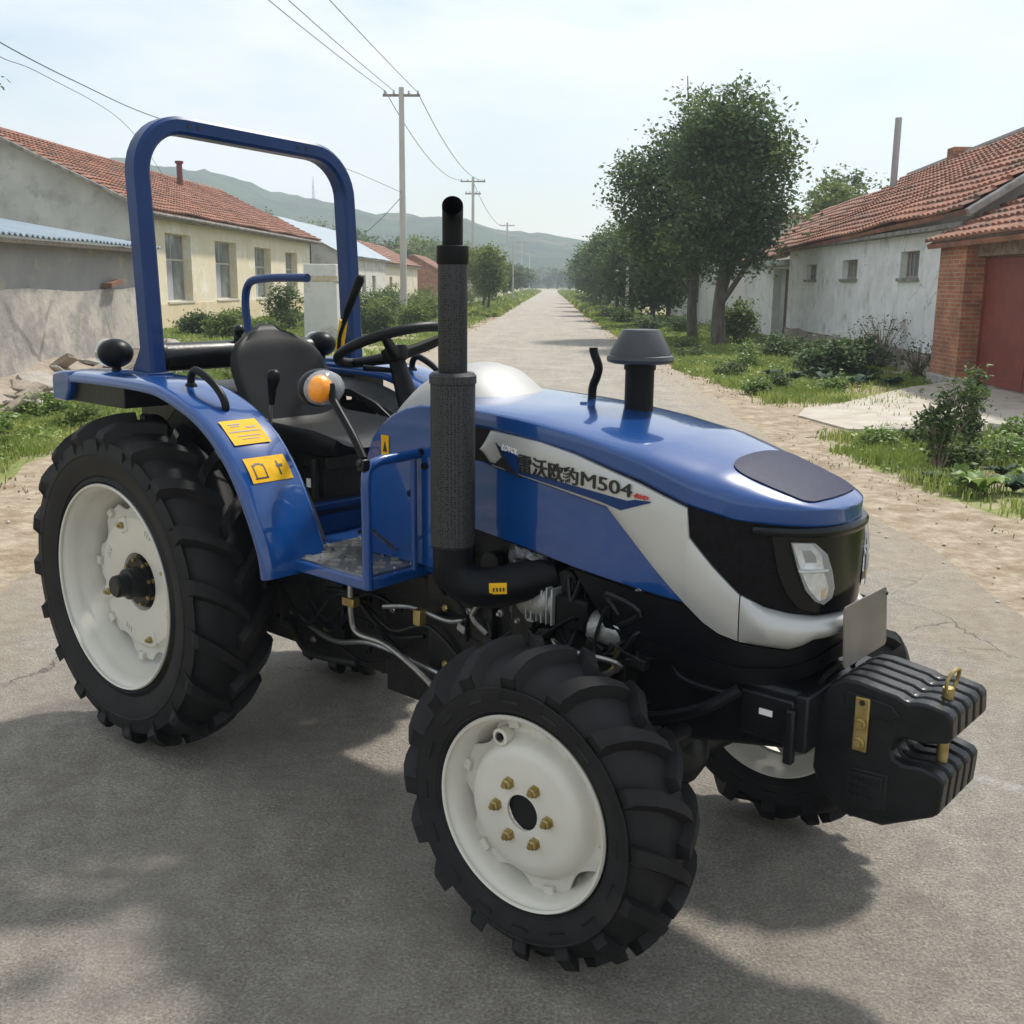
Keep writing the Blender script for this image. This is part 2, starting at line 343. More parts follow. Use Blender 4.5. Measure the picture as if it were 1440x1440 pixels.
# rubber edge line of the vent
# side skins
for sd in (-1, 1):
    mb = MB(); strip(mb, ZB, [(k, v + .004) for k, v in ZC], .16, STOT, -.006, .008, sd, 90, nz=10); mb.build('side_frame', M['black'], T)
    mb = MB(); strip(mb, BL, [(k, v - .004) for k, v in SLB], .16, 1.045, .001, .008, sd, 60, nz=8); mb.build('side_panel', M['blue'], T)
    mb = MB(); strip(mb, ZB, [(.700, .952), (.714, .952), (1.031, .919), (1.046, .915), (1.09, .876), (1.13, .853), (1.181, .838), (1.304, .825), (1.33, .833), (1.355, .848), (1.5, .852)], .700, STOT, .004, .01, sd, 70, nz=5)
    cov = mb.build('lower_cover', M['black'], T)
    # raised rib along the bottom of the cover
    mb = MB(); rr = [(k, v + .045) for k, v in ZB]; strip(mb, [(k, v + .0) for k, v in ZB], rr, .80, STOT, .011, .008, sd, 60); mb.build('cover_rib', M['black'], cov)
    mb = MB(); strip(mb, SLO, SU, .381, 1.178, .006, .012, sd, 70, nz=8, bulge=.006)
    sil = mb.build('silver_trim', M['silver'], T, smooth=40)
    mb = MB(); strip(mb, SLO, SU, 1.181, STOT, .006, .012, sd, 40, nz=10, bulge=.034, bf=lambda s: min(1, .2 + (s - 1.181) / .08))
    mb.build('bumper_trim', M['silver'], T, smooth=50)
    # black mesh grille and its glossy centre with the head lamp
    mb = MB(); strip(mb, [(1.035, 1.16), (1.048, 1.094), (1.11, 1.029), (1.175, .969), (1.238, .940), (1.30, .926), (1.367, .917), (1.5, .912)], [(k, v - .006) for k, v in ZC], 1.040, STOT, .0, .01, sd, 50, nz=6)
    gr = mb.build('grille', M['mesh'], T)
    mb = MB(); strip(mb, [(1.245, 1.11), (1.262, 1.03), (1.285, .975), (1.315, .940), (1.36, .924), (1.5, .918)], [(1.245, 1.118), (1.5, 1.118)], 1.245, STOT, .010, .012, sd, 30, nz=5); mb.build('grille_surround', M['gloss'], gr)
    mb = MB(); strip(mb, [(1.20, 1.118), (1.5, 1.106)], [(1.20, 1.136), (1.5, 1.132)], 1.20, STOT, .013, .02, sd, 30, nz=3, bulge=.005); mb.build('grille_visor', M['gloss'], gr)
    hl = [(1.280, 1.108), (1.337, 1.106), (1.372, 1.075), (1.390, 1.03), (1.402, .985), (1.396, .958), (1.372, .944), (1.348, .955), (1.322, .985), (1.300, 1.04)]
    cx = sum(p[0] for p in hl) / 10; cz = sum(p[1] for p in hl) / 10
    mb = MB(); patch(mb, hl, .012, .01, sd); lamp = mb.build('headlight', M['gloss'], T)
    q = [(lerp(cx, a, .93), lerp(cz, b, .95)) for a, b in hl]
    mb = MB(); up = [(1.290, 1.100), (1.333, 1.098), (1.358, 1.07), (1.366, 1.035), (1.312, 1.038)]; patch(mb, up, .015, .004, sd, dome=-.004)
    dn = [(1.315, 1.028), (1.368, 1.026), (1.384, .985), (1.378, .962), (1.362, .957), (1.336, .985)]; patch(mb, dn, .015, .004, sd, dome=-.001); mb.build('reflector', mat('lamp_reflector', (.75, .76, .78), .16, .9, (.5, .52, .55), 60, bump=.4, bscale=90, bdist=.004), lamp)
    mb = MB(); patch(mb, [(1.306, 1.036), (1.378, 1.034), (1.379, 1.029), (1.309, 1.030)], .018, .004, sd); mb.build('divider', M['white'], lamp)
    mb = MB(); patch(mb, [(1.366, .985), (1.376, .985), (1.376, .965), (1.366, .962)], .017, .003, sd); mb.build('bulb', M['yellow'], lamp)
    mb = MB(); patch(mb, q, .022, .003, sd, dome=.006); mb.build('lens', M['lens'], lamp)
    # blue wedge under the lettering
    wl = [(.445, 1.258), (.462, 1.232), (.49, 1.205), (.52, 1.188), (.642, 1.172), (.80, 1.150), (.862, 1.136), (.945, 1.166)]
    wh = [(.445, 1.260), (.466, 1.250), (.50, 1.243), (.520, 1.236), (.532, 1.196), (.60, 1.190), (.75, 1.176), (.88, 1.163), (.90, 1.168), (.945, 1.169)]
    mb = MB(); strip(mb, wl, wh, .445, .945, .0135, .004, sd, 60); mb.build('decal', M['blue_dark'], sil)
    mb = MB(); strip(mb, [(.418, 1.206), (.44, 1.200), (.47, 1.196), (.53, 1.176)], [(.418, 1.208), (.44, 1.206), (.463, 1.226), (.475, 1.212), (.53, 1.178)], .418, .53, .0142, .004, sd, 20)
    strip(mb, [(.443, 1.262), (.462, 1.232), (.485, 1.205), (.515, 1.184)], [(.443, 1.264), (.466, 1.24), (.49, 1.211), (.515, 1.188)], .443, .515, .0150, .004, sd, 20); mb.build('decal', M['ink'], sil)

def text_obj(name, body, m, size, fn, parent, offset=0, ext=.002, shear=0, label=None, spacing=1):
    """text turned into a mesh and laid on a surface by fn(u, v, w)"""
    cu = bpy.data.curves.new(name, 'FONT'); cu.body = body; cu.size = 1; ext = ext / size; offset = offset / size; cu.offset = offset; cu.extrude = ext; cu.shear = shear; cu.space_character = spacing; cu.resolution_u = 3
    to = bpy.data.objects.new(name, cu); COL.objects.link(to)
    bpy.context.view_layer.update()
    me = bpy.data.meshes.new_from_object(to.evaluated_get(bpy.context.evaluated_depsgraph_get()))
    bpy.data.objects.remove(to); bpy.data.curves.remove(cu)
    xs = [v.co.x for v in me.vertices]; ys = [v.co.y for v in me.vertices]
    if not xs: return None
    x0, x1, y0, y1 = min(xs), max(xs), min(ys), max(ys)
    for v in me.vertices: v.co = Vector(fn((v.co.x - x0) / (x1 - x0), (v.co.y - y0) / (y1 - y0), v.co.z * size))
    me.name = name; me.materials.clear(); me.materials.append(m)
    o = bpy.data.objects.new(name, me); COL.objects.link(o); o.parent = parent
    if label: o['label'] = label
    return o
def on_side(s0, s1, zb0, zb1, h0, h1, off, side):
    def fn(u, v, w):
        uu = u if side < 0 else 1 - u
        s = lerp(s0, s1, uu); z = lerp(zb0, zb1, uu) + v * lerp(h0, h1, uu) - .012 * math.sin(PI * uu) * 0
        return hp(s, z, off + w, side)
    return fn
for sd in (-1, 1):
    lt_ = ((('雷沃欧豹', .524, .728, 1.192, 1.180, .053, .045, .0007), ('M504', .738, .893, 1.184, 1.172, .037, .034, 0)) if sd < 0 else (('雷沃欧豹', .700, .893, 1.180, 1.172, .045, .040, .0007), ('M504', .524, .690, 1.194, 1.184, .040, .037, 0)))
    for bd, s0, s1, za, zb, ha, hb_, of in lt_: text_obj('lettering', bd, M['ink'], .06, on_side(s0, s1, za, zb, ha, hb_, .0145, sd), T, offset=of)
    text_obj('lettering', '4WD', M['red'], .03, on_side(.898, .94, 1.173, 1.171, .014, .010, .0145, sd), T, offset=.0003, shear=.3)
    text_obj('lettering', 'LOVOL', M['white'], .03, on_side(.466, .522, 1.247, 1.240, .016, .014, .0152, sd), T, offset=.0002, shear=.3)

# ---- engine and frame under the hood
mb = MB(); mb.box2((1.15, -.20, .78), (2.22, .20, 1.12)); mb.box2((1.2, -.24, 1.05), (1.9, .24, 1.27)); mb.build('engine_core', M['grime'], T, bevel=.02)
mb = MB(); mb.box2((1.30, -.235, .60), (1.95, .235, .80)); mb.box2((1.36, -.262, .66), (1.50, -.16, .80)); mb.box2((1.58, -.27, .70), (1.66, -.2, .86))
for k in range(4): mb.cyl((1.34 + .14 * k, -.255, .90), (1.34 + .14 * k, -.21, .90), .036, n=14)
for k in range(9): mb.cyl((1.32 + .073 * k, -.245, .625), (1.32 + .073 * k, -.228, .625), .011, n=6)
mb.build('engine_block', M['grime'], T, bevel=.008)
mb = MB(); mb.lathe([(.0, -.1), (.05, -.1), (.058, -.085), (.058, .0), (.05, .01), (.05, .03), (0, .03)], (1.715, -.245, .835), 'x', 18)
for k in range(6): mb.box((1.655 + .018 * k, -.245, .835), (.006, .105, .105))
mb.build('alternator', M['alu'], T, bevel=.003)
mb = MB(); mb.box((1.80, -.24, .825), (.11, .09, .09)); mb.build('pump_cover', M['black'], T, bevel=.01)
mb = MB(); mb.lathe([(0, -.06), (.04, -.06), (.046, -.045), (.046, .045), (.036, .06), (0, .06)], (1.90, -.235, .795), 'x', 20); mb.cyl((1.90, -.23, .70), (1.90, -.23, .77), .014, n=10); mb.build('filter', M['alu'], T, bevel=.003)
mb = MB(); mb.sphere((1.63, -.235, .952), (.075, .055, .045), 20, 12)
rnd = random.Random(5); mb.v = [(x + rnd.uniform(-.008, .008), y + rnd.uniform(-.008, .008), z + rnd.uniform(-.008, .008)) for x, y, z in mb.v]
mb.build('foil_wrap', M['foil'], T, smooth=15)
mb = MB(); mb.sphere((1.60, -.22, .80), (.06, .04, .075), 16, 10); mb.v = [(x + rnd.uniform(-.007, .007), y + rnd.uniform(-.007, .007), z + rnd.uniform(-.007, .007)) for x, y, z in mb.v]
mb.sphere((1.44, -.25, .82), (.055, .03, .05), 16, 10); mb.build('foil_wrap', M['foil'], T, smooth=15)
for pts, r, m in [([(1.42, -.27, .86), (1.47, -.28, .80), (1.44, -.28, .74), (1.50, -.28, .70)], .009, 'steel'), ([(1.70, -.26, .96), (1.72, -.28, .86), (1.68, -.27, .76)], .008, 'black'), ([(1.90, -.26, .97), (1.80, -.27, 1.02), (1.70, -.26, .99)], .008, 'steel'),
                  ([(1.93, -.25, .80), (1.93, -.25, .70), (1.88, -.25, .66)], .010, 'brass'), ([(2.28, -.22, .72), (2.20, -.27, .66), (2.06, -.27, .60), (1.98, -.2, .58)], .016, 'black'), ([(2.05, -.2, .80), (2.12, -.24, .72), (2.25, -.22, .70)], .009, 'black'), ([(1.52, -.27, .90), (1.60, -.275, .84), (1.72, -.27, .82), (1.80, -.26, .80)], .006, 'steel')]:
    q = [Vector(p) for p in pts]; sm = []
    for i in range(len(q) - 1):
        p0, p1, p2, p3 = q[max(i - 1, 0)], q[i], q[i + 1], q[min(i + 2, len(q) - 1)]
        for k in range(6):
            t = k / 6; sm.append(.5 * ((2 * p1) + (p2 - p0) * t + (2 * p0 - 5 * p1 + 4 * p2 - p3) * t * t + (3 * p1 - p0 - 3 * p2 + p3) * t ** 3))
    sm.append(q[-1]); MB().tube(sm, r, 8).build('engine_pipe', M[m], T)
# small fittings crowding the engine side
rq = random.Random(12)
for i in range(46):
    x = rq.uniform(1.30, 2.02); z = rq.uniform(.56, .93 if x > 1.6 else .86); y = -.255 - rq.uniform(0, .018); kk = rq.random(); mm = rq.choice(['steel', 'brass', 'alu', 'grime', 'iron', 'iron', 'grime'])
    if kk < .4: MB().lathe([(0, 0), (.011, 0), (.011, -.008), (.006, -.010), (.006, -.018), (0, -.018)], (x, y, z), 'y', 6).build('bolt', M[mm], T, smooth=20)
    elif kk < .65: MB().box((x, y, z), (rq.uniform(.02, .06), .03, rq.uniform(.015, .04)), Matrix.Rotation(rq.uniform(-.5, .5), 3, 'Y')).build('bracket', M[mm if mm != 'brass' else 'iron'], T, bevel=.003)
    else:
        q_ = [(x, y, z), (x + rq.uniform(-.05, .05), y - .015, z + rq.uniform(-.06, .06)), (x + rq.uniform(-.12, .12), y - .008, z + rq.uniform(-.10, .06)), (x + rq.uniform(-.16, .16), y + .02, z + rq.uniform(-.12, .05))]
        MB().tube(smooth_path(q_), rq.uniform(.004, .010), 7).build('hose', M[rq.choice(['black', 'steel', 'black', 'grime', 'iron'])], T)
for i in range(16):
    x = rq.uniform(.4, 1.3); z = rq.uniform(.44, .74); MB().lathe([(0, 0), (.012, 0), (.012, -.008), (.006, -.010), (.006, -.016), (0, -.016)], (x, -.232 if x < .8 else -.222, z), 'y', 6).build('bolt', M[rq.choice(['brass', 'steel', 'grime', 'iron'])], T, smooth=20)
for i in range(7):
    x = rq.uniform(.45, 1.0); q_ = [(x, -.26, rq.uniform(.5, .72)), (x + .15, -.28, rq.uniform(.5, .72)), (x + .3, -.27, rq.uniform(.45, .72)), (min(1.40, x + .45), -.25, rq.uniform(.5, .72))]
    MB().tube(smooth_path(q_), rq.uniform(.004, .009), 7).build('hose', M[rq.choice(['black', 'black', 'grime', 'iron'])], T)
# gearbox and rear axle
mb = MB(); mb.box2((.25, -.20, .42), (1.35, .20, .76)); mb.box2((-.22, -.24, .42), (.32, .24, .92)); mb.box2((.45, -.23, .48), (.80, .23, .70)); mb.box2((1.0, -.22, .38), (1.28, .22, .80))
mb.cyl((0, -.5, .615), (0, .5, .615), .10); mb.cyl((0, -.40, .615), (0, -.22, .615), .15); mb.cyl((0, .40, .615), (0, .22, .615), .15)
for k in range(10): mb.cyl((.30 + .1 * k, -.208, .50), (.30 + .1 * k, -.196, .50), .012, n=6)
mb.build('gearbox', M['grime'], T, bevel=.012)
mb = MB(); mb.prism([(1.22, .86), (1.42, .86), (1.47, .80), (1.47, .40), (1.40, .36), (1.24, .36), (1.22, .5)], -.245, -.232); side_plate = mb.build('side_plate', M['iron'], T, bevel=.003)
for x, z, m in ((1.30, .73, 'brass'), (1.41, .70, 'red'), (1.30, .55, 'brass'), (1.41, .52, 'amber'), (1.41, .40, 'steel'), (1.28, .40, 'steel')):
    MB().lathe([(0, 0), (.013, 0), (.013, -.008), (.008, -.012), (0, -.012)], (x, -.246, z), 'y', 6).build('bolt', M[m] if m != 'amber' else M['yellow'], side_plate, smooth=25)
for pts, r, m in [([(.96, -.33, .80), (.965, -.335, .66), (.99, -.33, .60), (1.12, -.32, .585), (1.28, -.30, .50), (1.34, -.28, .42), (1.45, -.27, .38)], .010, 'steel'), ([(1.08, -.3, .70), (1.2, -.29, .72), (1.33, -.27, .70), (1.40, -.26, .72)], .008, 'steel'),
                  ([(.55, -.25, .56), (.8, -.28, .52), (1.02, -.29, .56), (1.28, -.26, .52)], .009, 'steel'), ([(.50, -.22, .50), (.7, -.3, .46), (.95, -.3, .48)], .013, 'grime')]:
    MB().tube(smooth_path(pts), r, 8).build('hydraulic_line', M[m], T)
for c_, d_ in (((.965, -.335, .70), (.055, .03, .028)), ((1.24, -.30, .70), (.03, .03, .05))): MB().box(c_, d_).build('pipe_clip', M['brass'], T, bevel=.003)
for y, z in ((-.30, .40), (-.26, .36)): MB().tube([(1.40, y, z + .04), (1.82, y - .05, z - .02)], .016, 10).build('tie_rod', M['steel'], T)
# front frame, axle
mb = MB(); mb.prism([(1.85, .50), (2.10, .52), (2.44, .59), (2.44, .735), (1.85, .735)], -.175, .175); mb.prism([(1.85, .32), (2.02, .36), (2.06, .52), (1.70, .52), (1.72, .42)], -.09, .09); mb.build('front_frame', M['iron'], T, bevel=.012)
mb = MB(); mb.box2((2.10, -.12, .738), (2.34, .12, .80)); mb.build('hood_bracket', M['iron'], T, bevel=.008)
mb = MB(); mb.tube([(1.926, -.40, .42), (1.94, -.2, .40), (2.0, .2, .40), (2.04, .40, .42)], [.065, .055, .055, .065], 14)
mb.sphere((1.926, 0, .39), (.14, .13, .12)); mb.build('front_axle', M['iron'], T, smooth=40)
for sd in (-1, 1):
    mb = MB(); kx = 1.926 if sd < 0 else 2.04; mb.cyl((kx, sd * .40, .34), (kx, sd * .40, .56), .065, .05); mb.cyl((kx, sd * .38, .426), (kx, sd * .55, .426), .09, .07); mb.tube([(kx - .03, sd * .36, .50), (1.75, sd * .34, .46)], .02, 8)
    mb.build('steering_knuckle', M['iron'], T, bevel=.004)
MB().tube([(1.75, -.36, .46), (1.74, 0, .47), (1.75, .36, .46)], .014, 10).build('tie_rod', M['steel'], T)
MB().tube([(2.12, -.12, .56), (2.05, -.36, .50)], .022, 12).build('steering_cylinder', M['iron'], T)
# weight bracket, weights
mb = MB(); mb.box2((2.27, -.195, .60), (2.415, -.172, .715)); mb.box2((2.27, .172, .60), (2.415, .195, .715)); mb.box2((2.415, -.195, .59), (2.45, .195, .735)); mb.box2((2.40, -.215, .56), (2.425, -.19, .70)); brk = mb.build('weight_bracket', M['iron'], T, bevel=.006)
mb = MB(); mb.box2((2.325, -.1985, .663), (2.360, -.1945, .678)); mb.build('sticker', M['white'], brk)
WP = [(2.440, .665), (2.447, .72), (2.468, .757), (2.50, .776), (2.535, .778), (2.63, .766), (2.655, .756), (2.675, .763), (2.70, .765), (2.745, .757), (2.757, .745), (2.760, .695), (2.75, .683), (2.70, .668), (2.650, .668), (2.632, .655), (2.625, .632), (2.634, .612), (2.655, .603), (2.70, .610), (2.74, .600), (2.752, .588), (2.748, .510), (2.732, .495), (2.62, .435), (2.52, .432), (2.46, .475), (2.436, .53)]
for k in range(5):
    y = -.118 + k * .0505; w = .0425
    mb = MB(); mb.prism(WP, y, y + w)
    wt = mb.build('front_weight', M['iron'], T, bevel=.007)
    if k == 0:
        mb = MB(); mb.prism([(2.515, .562), (2.625, .567), (2.625, .478), (2.60, .462), (2.515, .47)], y - .004, y + .001); mb.build('cast_frame', M['iron'], wt, bevel=.003)
        mb = MB(); mb.prism([(2.525, .553), (2.615, .557), (2.615, .482), (2.597, .470), (2.525, .478)], y - .0075, y - .003); mb.build('cast_panel', M['iron'], wt, bevel=.003)
        mb = MB(); mb.prism([(2.505, .752), (2.62, .742), (2.64, .72), (2.62, .70), (2.51, .705)], y - .0045, y + .001); mb.build('cast_lug', M['iron'], wt, bevel=.003)
        mb = MB()
        for j in range(3):
            for i in range(5 - j % 2): mb.box((2.54 + i * .014, y - .0085, .538 - j * .02), (.009, .003, .008))
        mb.build('cast_marks', M['iron'], wt)
        mb = MB(); mb.box((2.553, y - .006, .677), (.036, .008, .135)); bar = mb.build('clamp_bar', M['brass'], wt, bevel=.003)
        for z in (.645, .692): MB().lathe([(0, 0), (.015, 0), (.015, -.006), (.009, -.007), (.009, -.014), (0, -.014)], (2.553, y - .010, z - .012), 'y', 18).build('nut', M['brass'], bar, smooth=25)
        MB().lathe([(0, 0), (.007, 0), (.007, -.002), (0, -.002)], (2.553, y - .010, .732), 'y', 12).build('hole', M['ink'], bar)
    else:
        pass
    if k < 4:
        mb = MB(); mb.box((2.58, y + w + .0025, .735), (.09, .0045, .05)); mb.build('rib', M['grime'], wt)
pin = MB().cyl((2.715, -.03, .585), (2.715, -.03, .785), .0135, n=14).build('hitch_pin', M['brass'], T)
MB().tube(smooth_path([(2.715, -.045, .775), (2.715, -.047, .805), (2.722, -.035, .825), (2.726, -.005, .826), (2.722, .005, .80), (2.715, .0, .775)]), .0045, 8).build('pin_handle', M['brass'], pin)
# bare number plate
mb = MB(); rp = Matrix.Rotation(R_(-4), 3, 'Y')
pts = []; W2, H2, cr = .128, .076, .012
for sx, sy in ((1, 1), (-1, 1), (-1, -1), (1, -1)):
    for k in range(4):
        a = (0 if (sx, sy) == (1, 1) else PI / 2 if (sx, sy) == (-1, 1) else PI if (sx, sy) == (-1, -1) else 1.5 * PI) + PI / 2 * k / 3
        pts.append((sx * (W2 - cr) + cr * math.cos(a), sy * (H2 - cr) + cr * math.sin(a)))
mb.prism(pts, 0, .004, plane='yz'); mb.v = [tuple(rp @ Vector(p) + Vector((2.482, .028, .868))) for p in mb.v]
pl = mb.build('number_plate', M['plate'], T)
for y, z in ((-.09, .80), (.14, .80), (.14, .93)): MB().lathe([(0, 0), (.005, 0), (.005, .003), (0, .004)], (2.487, y, z), 'x', 8).build('rivet', M['grime'], pl)
MB().tube([(2.478, -.08, .80), (2.44, -.08, .76), (2.42, -.08, .72)], .008, 8).tube([(2.478, .10, .80), (2.44, .10, .76), (2.42, .10, .72)], .008, 8).build('plate_bracket', M['grime'], T)

# ---- exhaust
EX, EY = 1.497, -.42
mb = MB(); mb.tube([(EX, EY, 1.75), (EX, EY, 1.835), (EX + .004, EY - .004, 1.858), (EX + .014, EY - .014, 1.874), (EX + .026, EY - .027, 1.882)], [.027] * 5, 20, cap=False)
mb.tube([(EX, EY, 1.75), (EX, EY, 1.835), (EX + .004, EY - .004, 1.858), (EX + .014, EY - .014, 1.874), (EX + .0262, EY - .0272, 1.8822)], [.023] * 5, 20, cap=False)
ex = mb.build('exhaust_pipe', M['black'], T, smooth=50, weld=False)
mb = MB(); mb.lathe([(.001, 1.45), (.036, 1.45), (.0385, 1.455), (.0385, 1.770), (.040, 1.772), (.040, 1.782), (.036, 1.784), (.001, 1.784)], (EX, EY, 0), 'z', 32)
mb.build('heat_shield', M['perf'], T, smooth=30)
mb = MB(); mb.lathe([(.040, 1.738), (.0402, 1.738), (.0415, 1.740), (.0415, 1.783), (.040, 1.785)], (EX, EY, 0), 'z', 32); mb.build('clamp', M['black'], ex)
mb = MB(); mb.lathe([(.001, .985), (.054, .985), (.060, .995), (.060, 1.43), (.063, 1.432), (.063, 1.452), (.056, 1.460), (.001, 1.462)], (EX, EY, 0), 'z', 36); mb.build('heat_shield', M['perf'], T, smooth=30)
mb = MB(); mb.tube(smooth_path([(EX, EY, 1.0), (EX, EY, .955), (EX + .004, EY + .002, .918), (EX + .03, EY + .02, .884), (EX + .08, EY + .055, .872), (EX + .13, EY + .10, .884), (EX + .20, EY + .19, .91)], 5), .056, 20); elb = mb.build('exhaust_elbow', M['black'], T, smooth=50)
# yellow warning sticker on the elbow
mb = MB(); c0 = Vector((EX + .105, EY + .0, .899))
mb = MB()
for i in range(5):
    pass
ax = Vector((.80, .58, .06)).normalized(); nn = Vector((.50, -.86, .10)); nn = (nn - ax * nn.dot(ax)).normalized(); tt = ax.cross(nn)
rows = []; cc = Vector((EX + .105, EY + .077, .877))
for j in range(5):
    a = lerp(-.20, .32, j / 4); rows.append([cc + ax * u + (nn * math.cos(a) - tt * math.sin(a)) * .0585 for u in (-.024, 0, .024)])
mb.grid(rows); st = mb.build('warning_sticker', M['yellow'], elb, smooth=60)
mb = MB()
for i in range(4):
    u = -.014 + i * .009; mb.grid([[cc + ax * (u + d) + (nn * math.cos(a) - tt * math.sin(a)) * .0592 for d in (0, .005)] for a in (-.08, .02, .10)])
mb.build('printing', M['ink'], st)
# ---- air intake and radiator hose on the far side of the hood
mb = MB(); mb.lathe([(.001, 1.20), (.042, 1.20), (.042, 1.452), (.046, 1.452), (.046, 1.468), (.001, 1.468)], (1.725, .12, 0), 'z', 28)
air = mb.build('air_intake', M['black'], T, smooth=30)
mb = MB(); mb.lathe([(.001, 1.470), (.080, 1.470), (.094, 1.474), (.097, 1.482), (.094, 1.492), (.088, 1.494), (.086, 1.505), (.056, 1.560), (.052, 1.566), (.001, 1.568)], (1.725, .12, 0), 'z', 40); mb.build('rain_cap', mat('cap_grey', (.03, .032, .037), .42, 0, (.04, .043, .048), 9), air, smooth=28)
MB().tube(smooth_path([(1.535, .15, 1.30), (1.535, .15, 1.38), (1.55, .15, 1.42), (1.555, .15, 1.45), (1.537, .15, 1.49), (1.535, .15, 1.505)]), .013, 12).build('breather_hose', M['black'], T)
mb = MB(); mb.lathe([(0, 0), (.012, 0), (.010, .006), (0, .008)], (1.60, .02, 1.351), 'z', 14); mb.build('hood_cap', M['blue'], hood)

# ---- cowl, dashboard, console
mb = MB()
cow = [(.97, 1.03, .19), (1.0, 1.18, .23), (1.05, 1.26, .25), (1.12, 1.318, .27), (1.22, 1.340, .28)]
rows = []
for x, zt, w in [(.95, 1.02, .17), (.98, 1.10, .20), (1.02, 1.16, .23), (1.08, 1.21, .255), (1.14, 1.25, .27), (1.30, 1.27, .275)]:
    r = []
    for k in range(17):
        ph = lerp(-PI / 2, PI / 2, k / 16); r.append((x, w * (1 if math.sin(ph) > 0 else -1) * abs(math.sin(ph)) ** .8, 1.0 + (zt - 1.0) * max(0, math.cos(ph)) ** .55))
    rows.append([(x, -w, .84)] + r + [(x, w, .84)])
mb.grid(rows); mb.add([p for p in rows[0]], [tuple(range(len(rows[0])))]); mb.build('cowl', M['blue'], T, smooth=40)
CS = [(.98, .86), (1.30, .86), (1.30, 1.345), (1.24, 1.342), (1.18, 1.330), (1.12, 1.305), (1.07, 1.270), (1.03, 1.225), (1.0, 1.16), (.97, 1.05)]
mb = MB(); mb.prism(CS, -.292, -.255); mb.build('cowl_side', M['blue'], T, bevel=.006)
mb = MB(); mb.prism(CS, .255, .292); mb.build('cowl_side', M['blue'], T, bevel=.006)
# silver grey instrument hump
mb = MB(); rows = []
for x, zt, w in [(.93, 1.17, .15), (.96, 1.24, .19), (1.0, 1.305, .225), (1.05, 1.365, .245), (1.10, 1.410, .25), (1.15, 1.440, .25), (1.21, 1.452, .245), (1.27, 1.443, .24), (1.33, 1.405, .235), (1.39, 1.360, .23)]:
    r = []
    for k in range(21):
        ph = lerp(-PI / 2, PI / 2, k / 20); r.append((x, w * (1 if math.sin(ph) > 0 else -1) * abs(math.sin(ph)) ** .9, 1.05 + (zt - 1.05) * max(0, math.cos(ph)) ** .42))
    rows.append(r)
mb.grid(rows); mb.add(rows[0], [tuple(range(21))]); mb.build('instrument_console', M['console'], T, smooth=45)
for z, x in ((1.205, 1.245), (1.165, 1.26), (1.075, 1.20)): MB().lathe([(0, 0), (.011, 0), (.010, -.007), (0, -.008)], (x, -.293, z), 'y', 12).build('knob', M['black'], T)
mb = MB(); mb.box2((1.075, -.2955, 1.175), (1.108, -.293, 1.24)); st = mb.build('warning_sticker', M['yellow'], T)
mb = MB(); mb.prism([(1.083, 1.19), (1.101, 1.19), (1.092, 1.223)], -.2965, -.2955); mb.build('printing', M['ink'], st)
mb = MB(); mb.cyl((.93, 0, 1.20), (.835, 0, 1.43), .045, .028); mb.cyl((.95, 0, 1.0), (.93, 0, 1.22), .075, .055); mb.build('steering_column', M['black'], T, smooth=40)
# steering wheel
swc = Vector((.815, 0, 1.485)); n_ = Vector((-.36, 0, .933)).normalized(); a_ = Vector((0, 1, 0)); b_ = n_.cross(a_)
mb = MB(); RW = .188; nn_ = 48; vs = []
for i in range(nn_):
    t = 2 * PI * i / nn_; d = a_ * math.cos(t) + b_ * math.sin(t)
    for k in range(10):
        p = 2 * PI * k / 10; vs.append(swc + d * (RW + .0165 * math.cos(p)) + n_ * .0165 * math.sin(p))
mb.add(vs, [(i * 10 + k, i * 10 + (k + 1) % 10, ((i + 1) % nn_) * 10 + (k + 1) % 10, ((i + 1) % nn_) * 10 + k) for i in range(nn_) for k in range(10)])
sw = mb.build('steering_wheel', M['leather'], T, smooth=60)
for ang in (100, 220, 340):
    t = R_(ang); d = a_ * math.cos(t) + b_ * math.sin(t)
    MB().tube([swc - n_ * .035 + d * .02, swc - n_ * .022 + d * .09, swc + d * RW], [.022, .018, .014], 10).build('spoke', M['leather'], sw, smooth=50)
MB().tube([swc - n_ * .055, swc - n_ * .035, swc - n_ * .012, swc - n_ * .006], [.035, .045, .045, .030], 20).build('hub', M['leather'], sw, smooth=30)
for sdv in (-1, 1): MB().tube([swc - n_ * .09, swc - n_ * .08 + Vector((-.10, sdv * .07, .0))], [.008, .010], 8).build('stalk', M['black'], T)
# ---- seat
mb = MB(); rows = []
NB = 26
def seat_shape(u, v):  # backrest outline: u -1..1, v 0..1
    hwid = .222 * math.sqrt(max(.02, 1 - max(0, (v - .42) / .60) ** 2.6)) * (.90 + .10 * math.sin(min(1, v * 1.4) * PI / 2))
    return hwid * u
for side in (1, -1):
    rows = []
    for j in range(15):
        v = j / 14; zc = lerp(1.18, 1.535, v); xc = lerp(.25, .105, v); r = []
        for i in range(NB + 1):
            u = -1 + 2 * i / NB; y = seat_shape(u, v)
            zz = zc - .03 * v ** 3 * u * u; edge = (1 - abs(u) ** 4) ** .5 * (1 - max(0, v - .8) / .2 * .7 if v > .8 else 1)
            x = xc + (.035 * edge + .035 * u * u if side > 0 else -.030 * edge + .035 * u * u)
            r.append((x, y, zz))
        rows.append(r)
    if side > 0: front = rows
    else: back = rows
mb.grid(front); mb.grid(back)
mb.grid([[r[0] for r in front], [r[0] for r in back]]); mb.grid([[r[-1] for r in front], [r[-1] for r in back]]); mb.grid([front[-1], back[-1]]); mb.grid([front[0], back[0]])
mb.build('backrest', M['leather'], T, smooth=60)
mb = MB(); top, bot = [], []
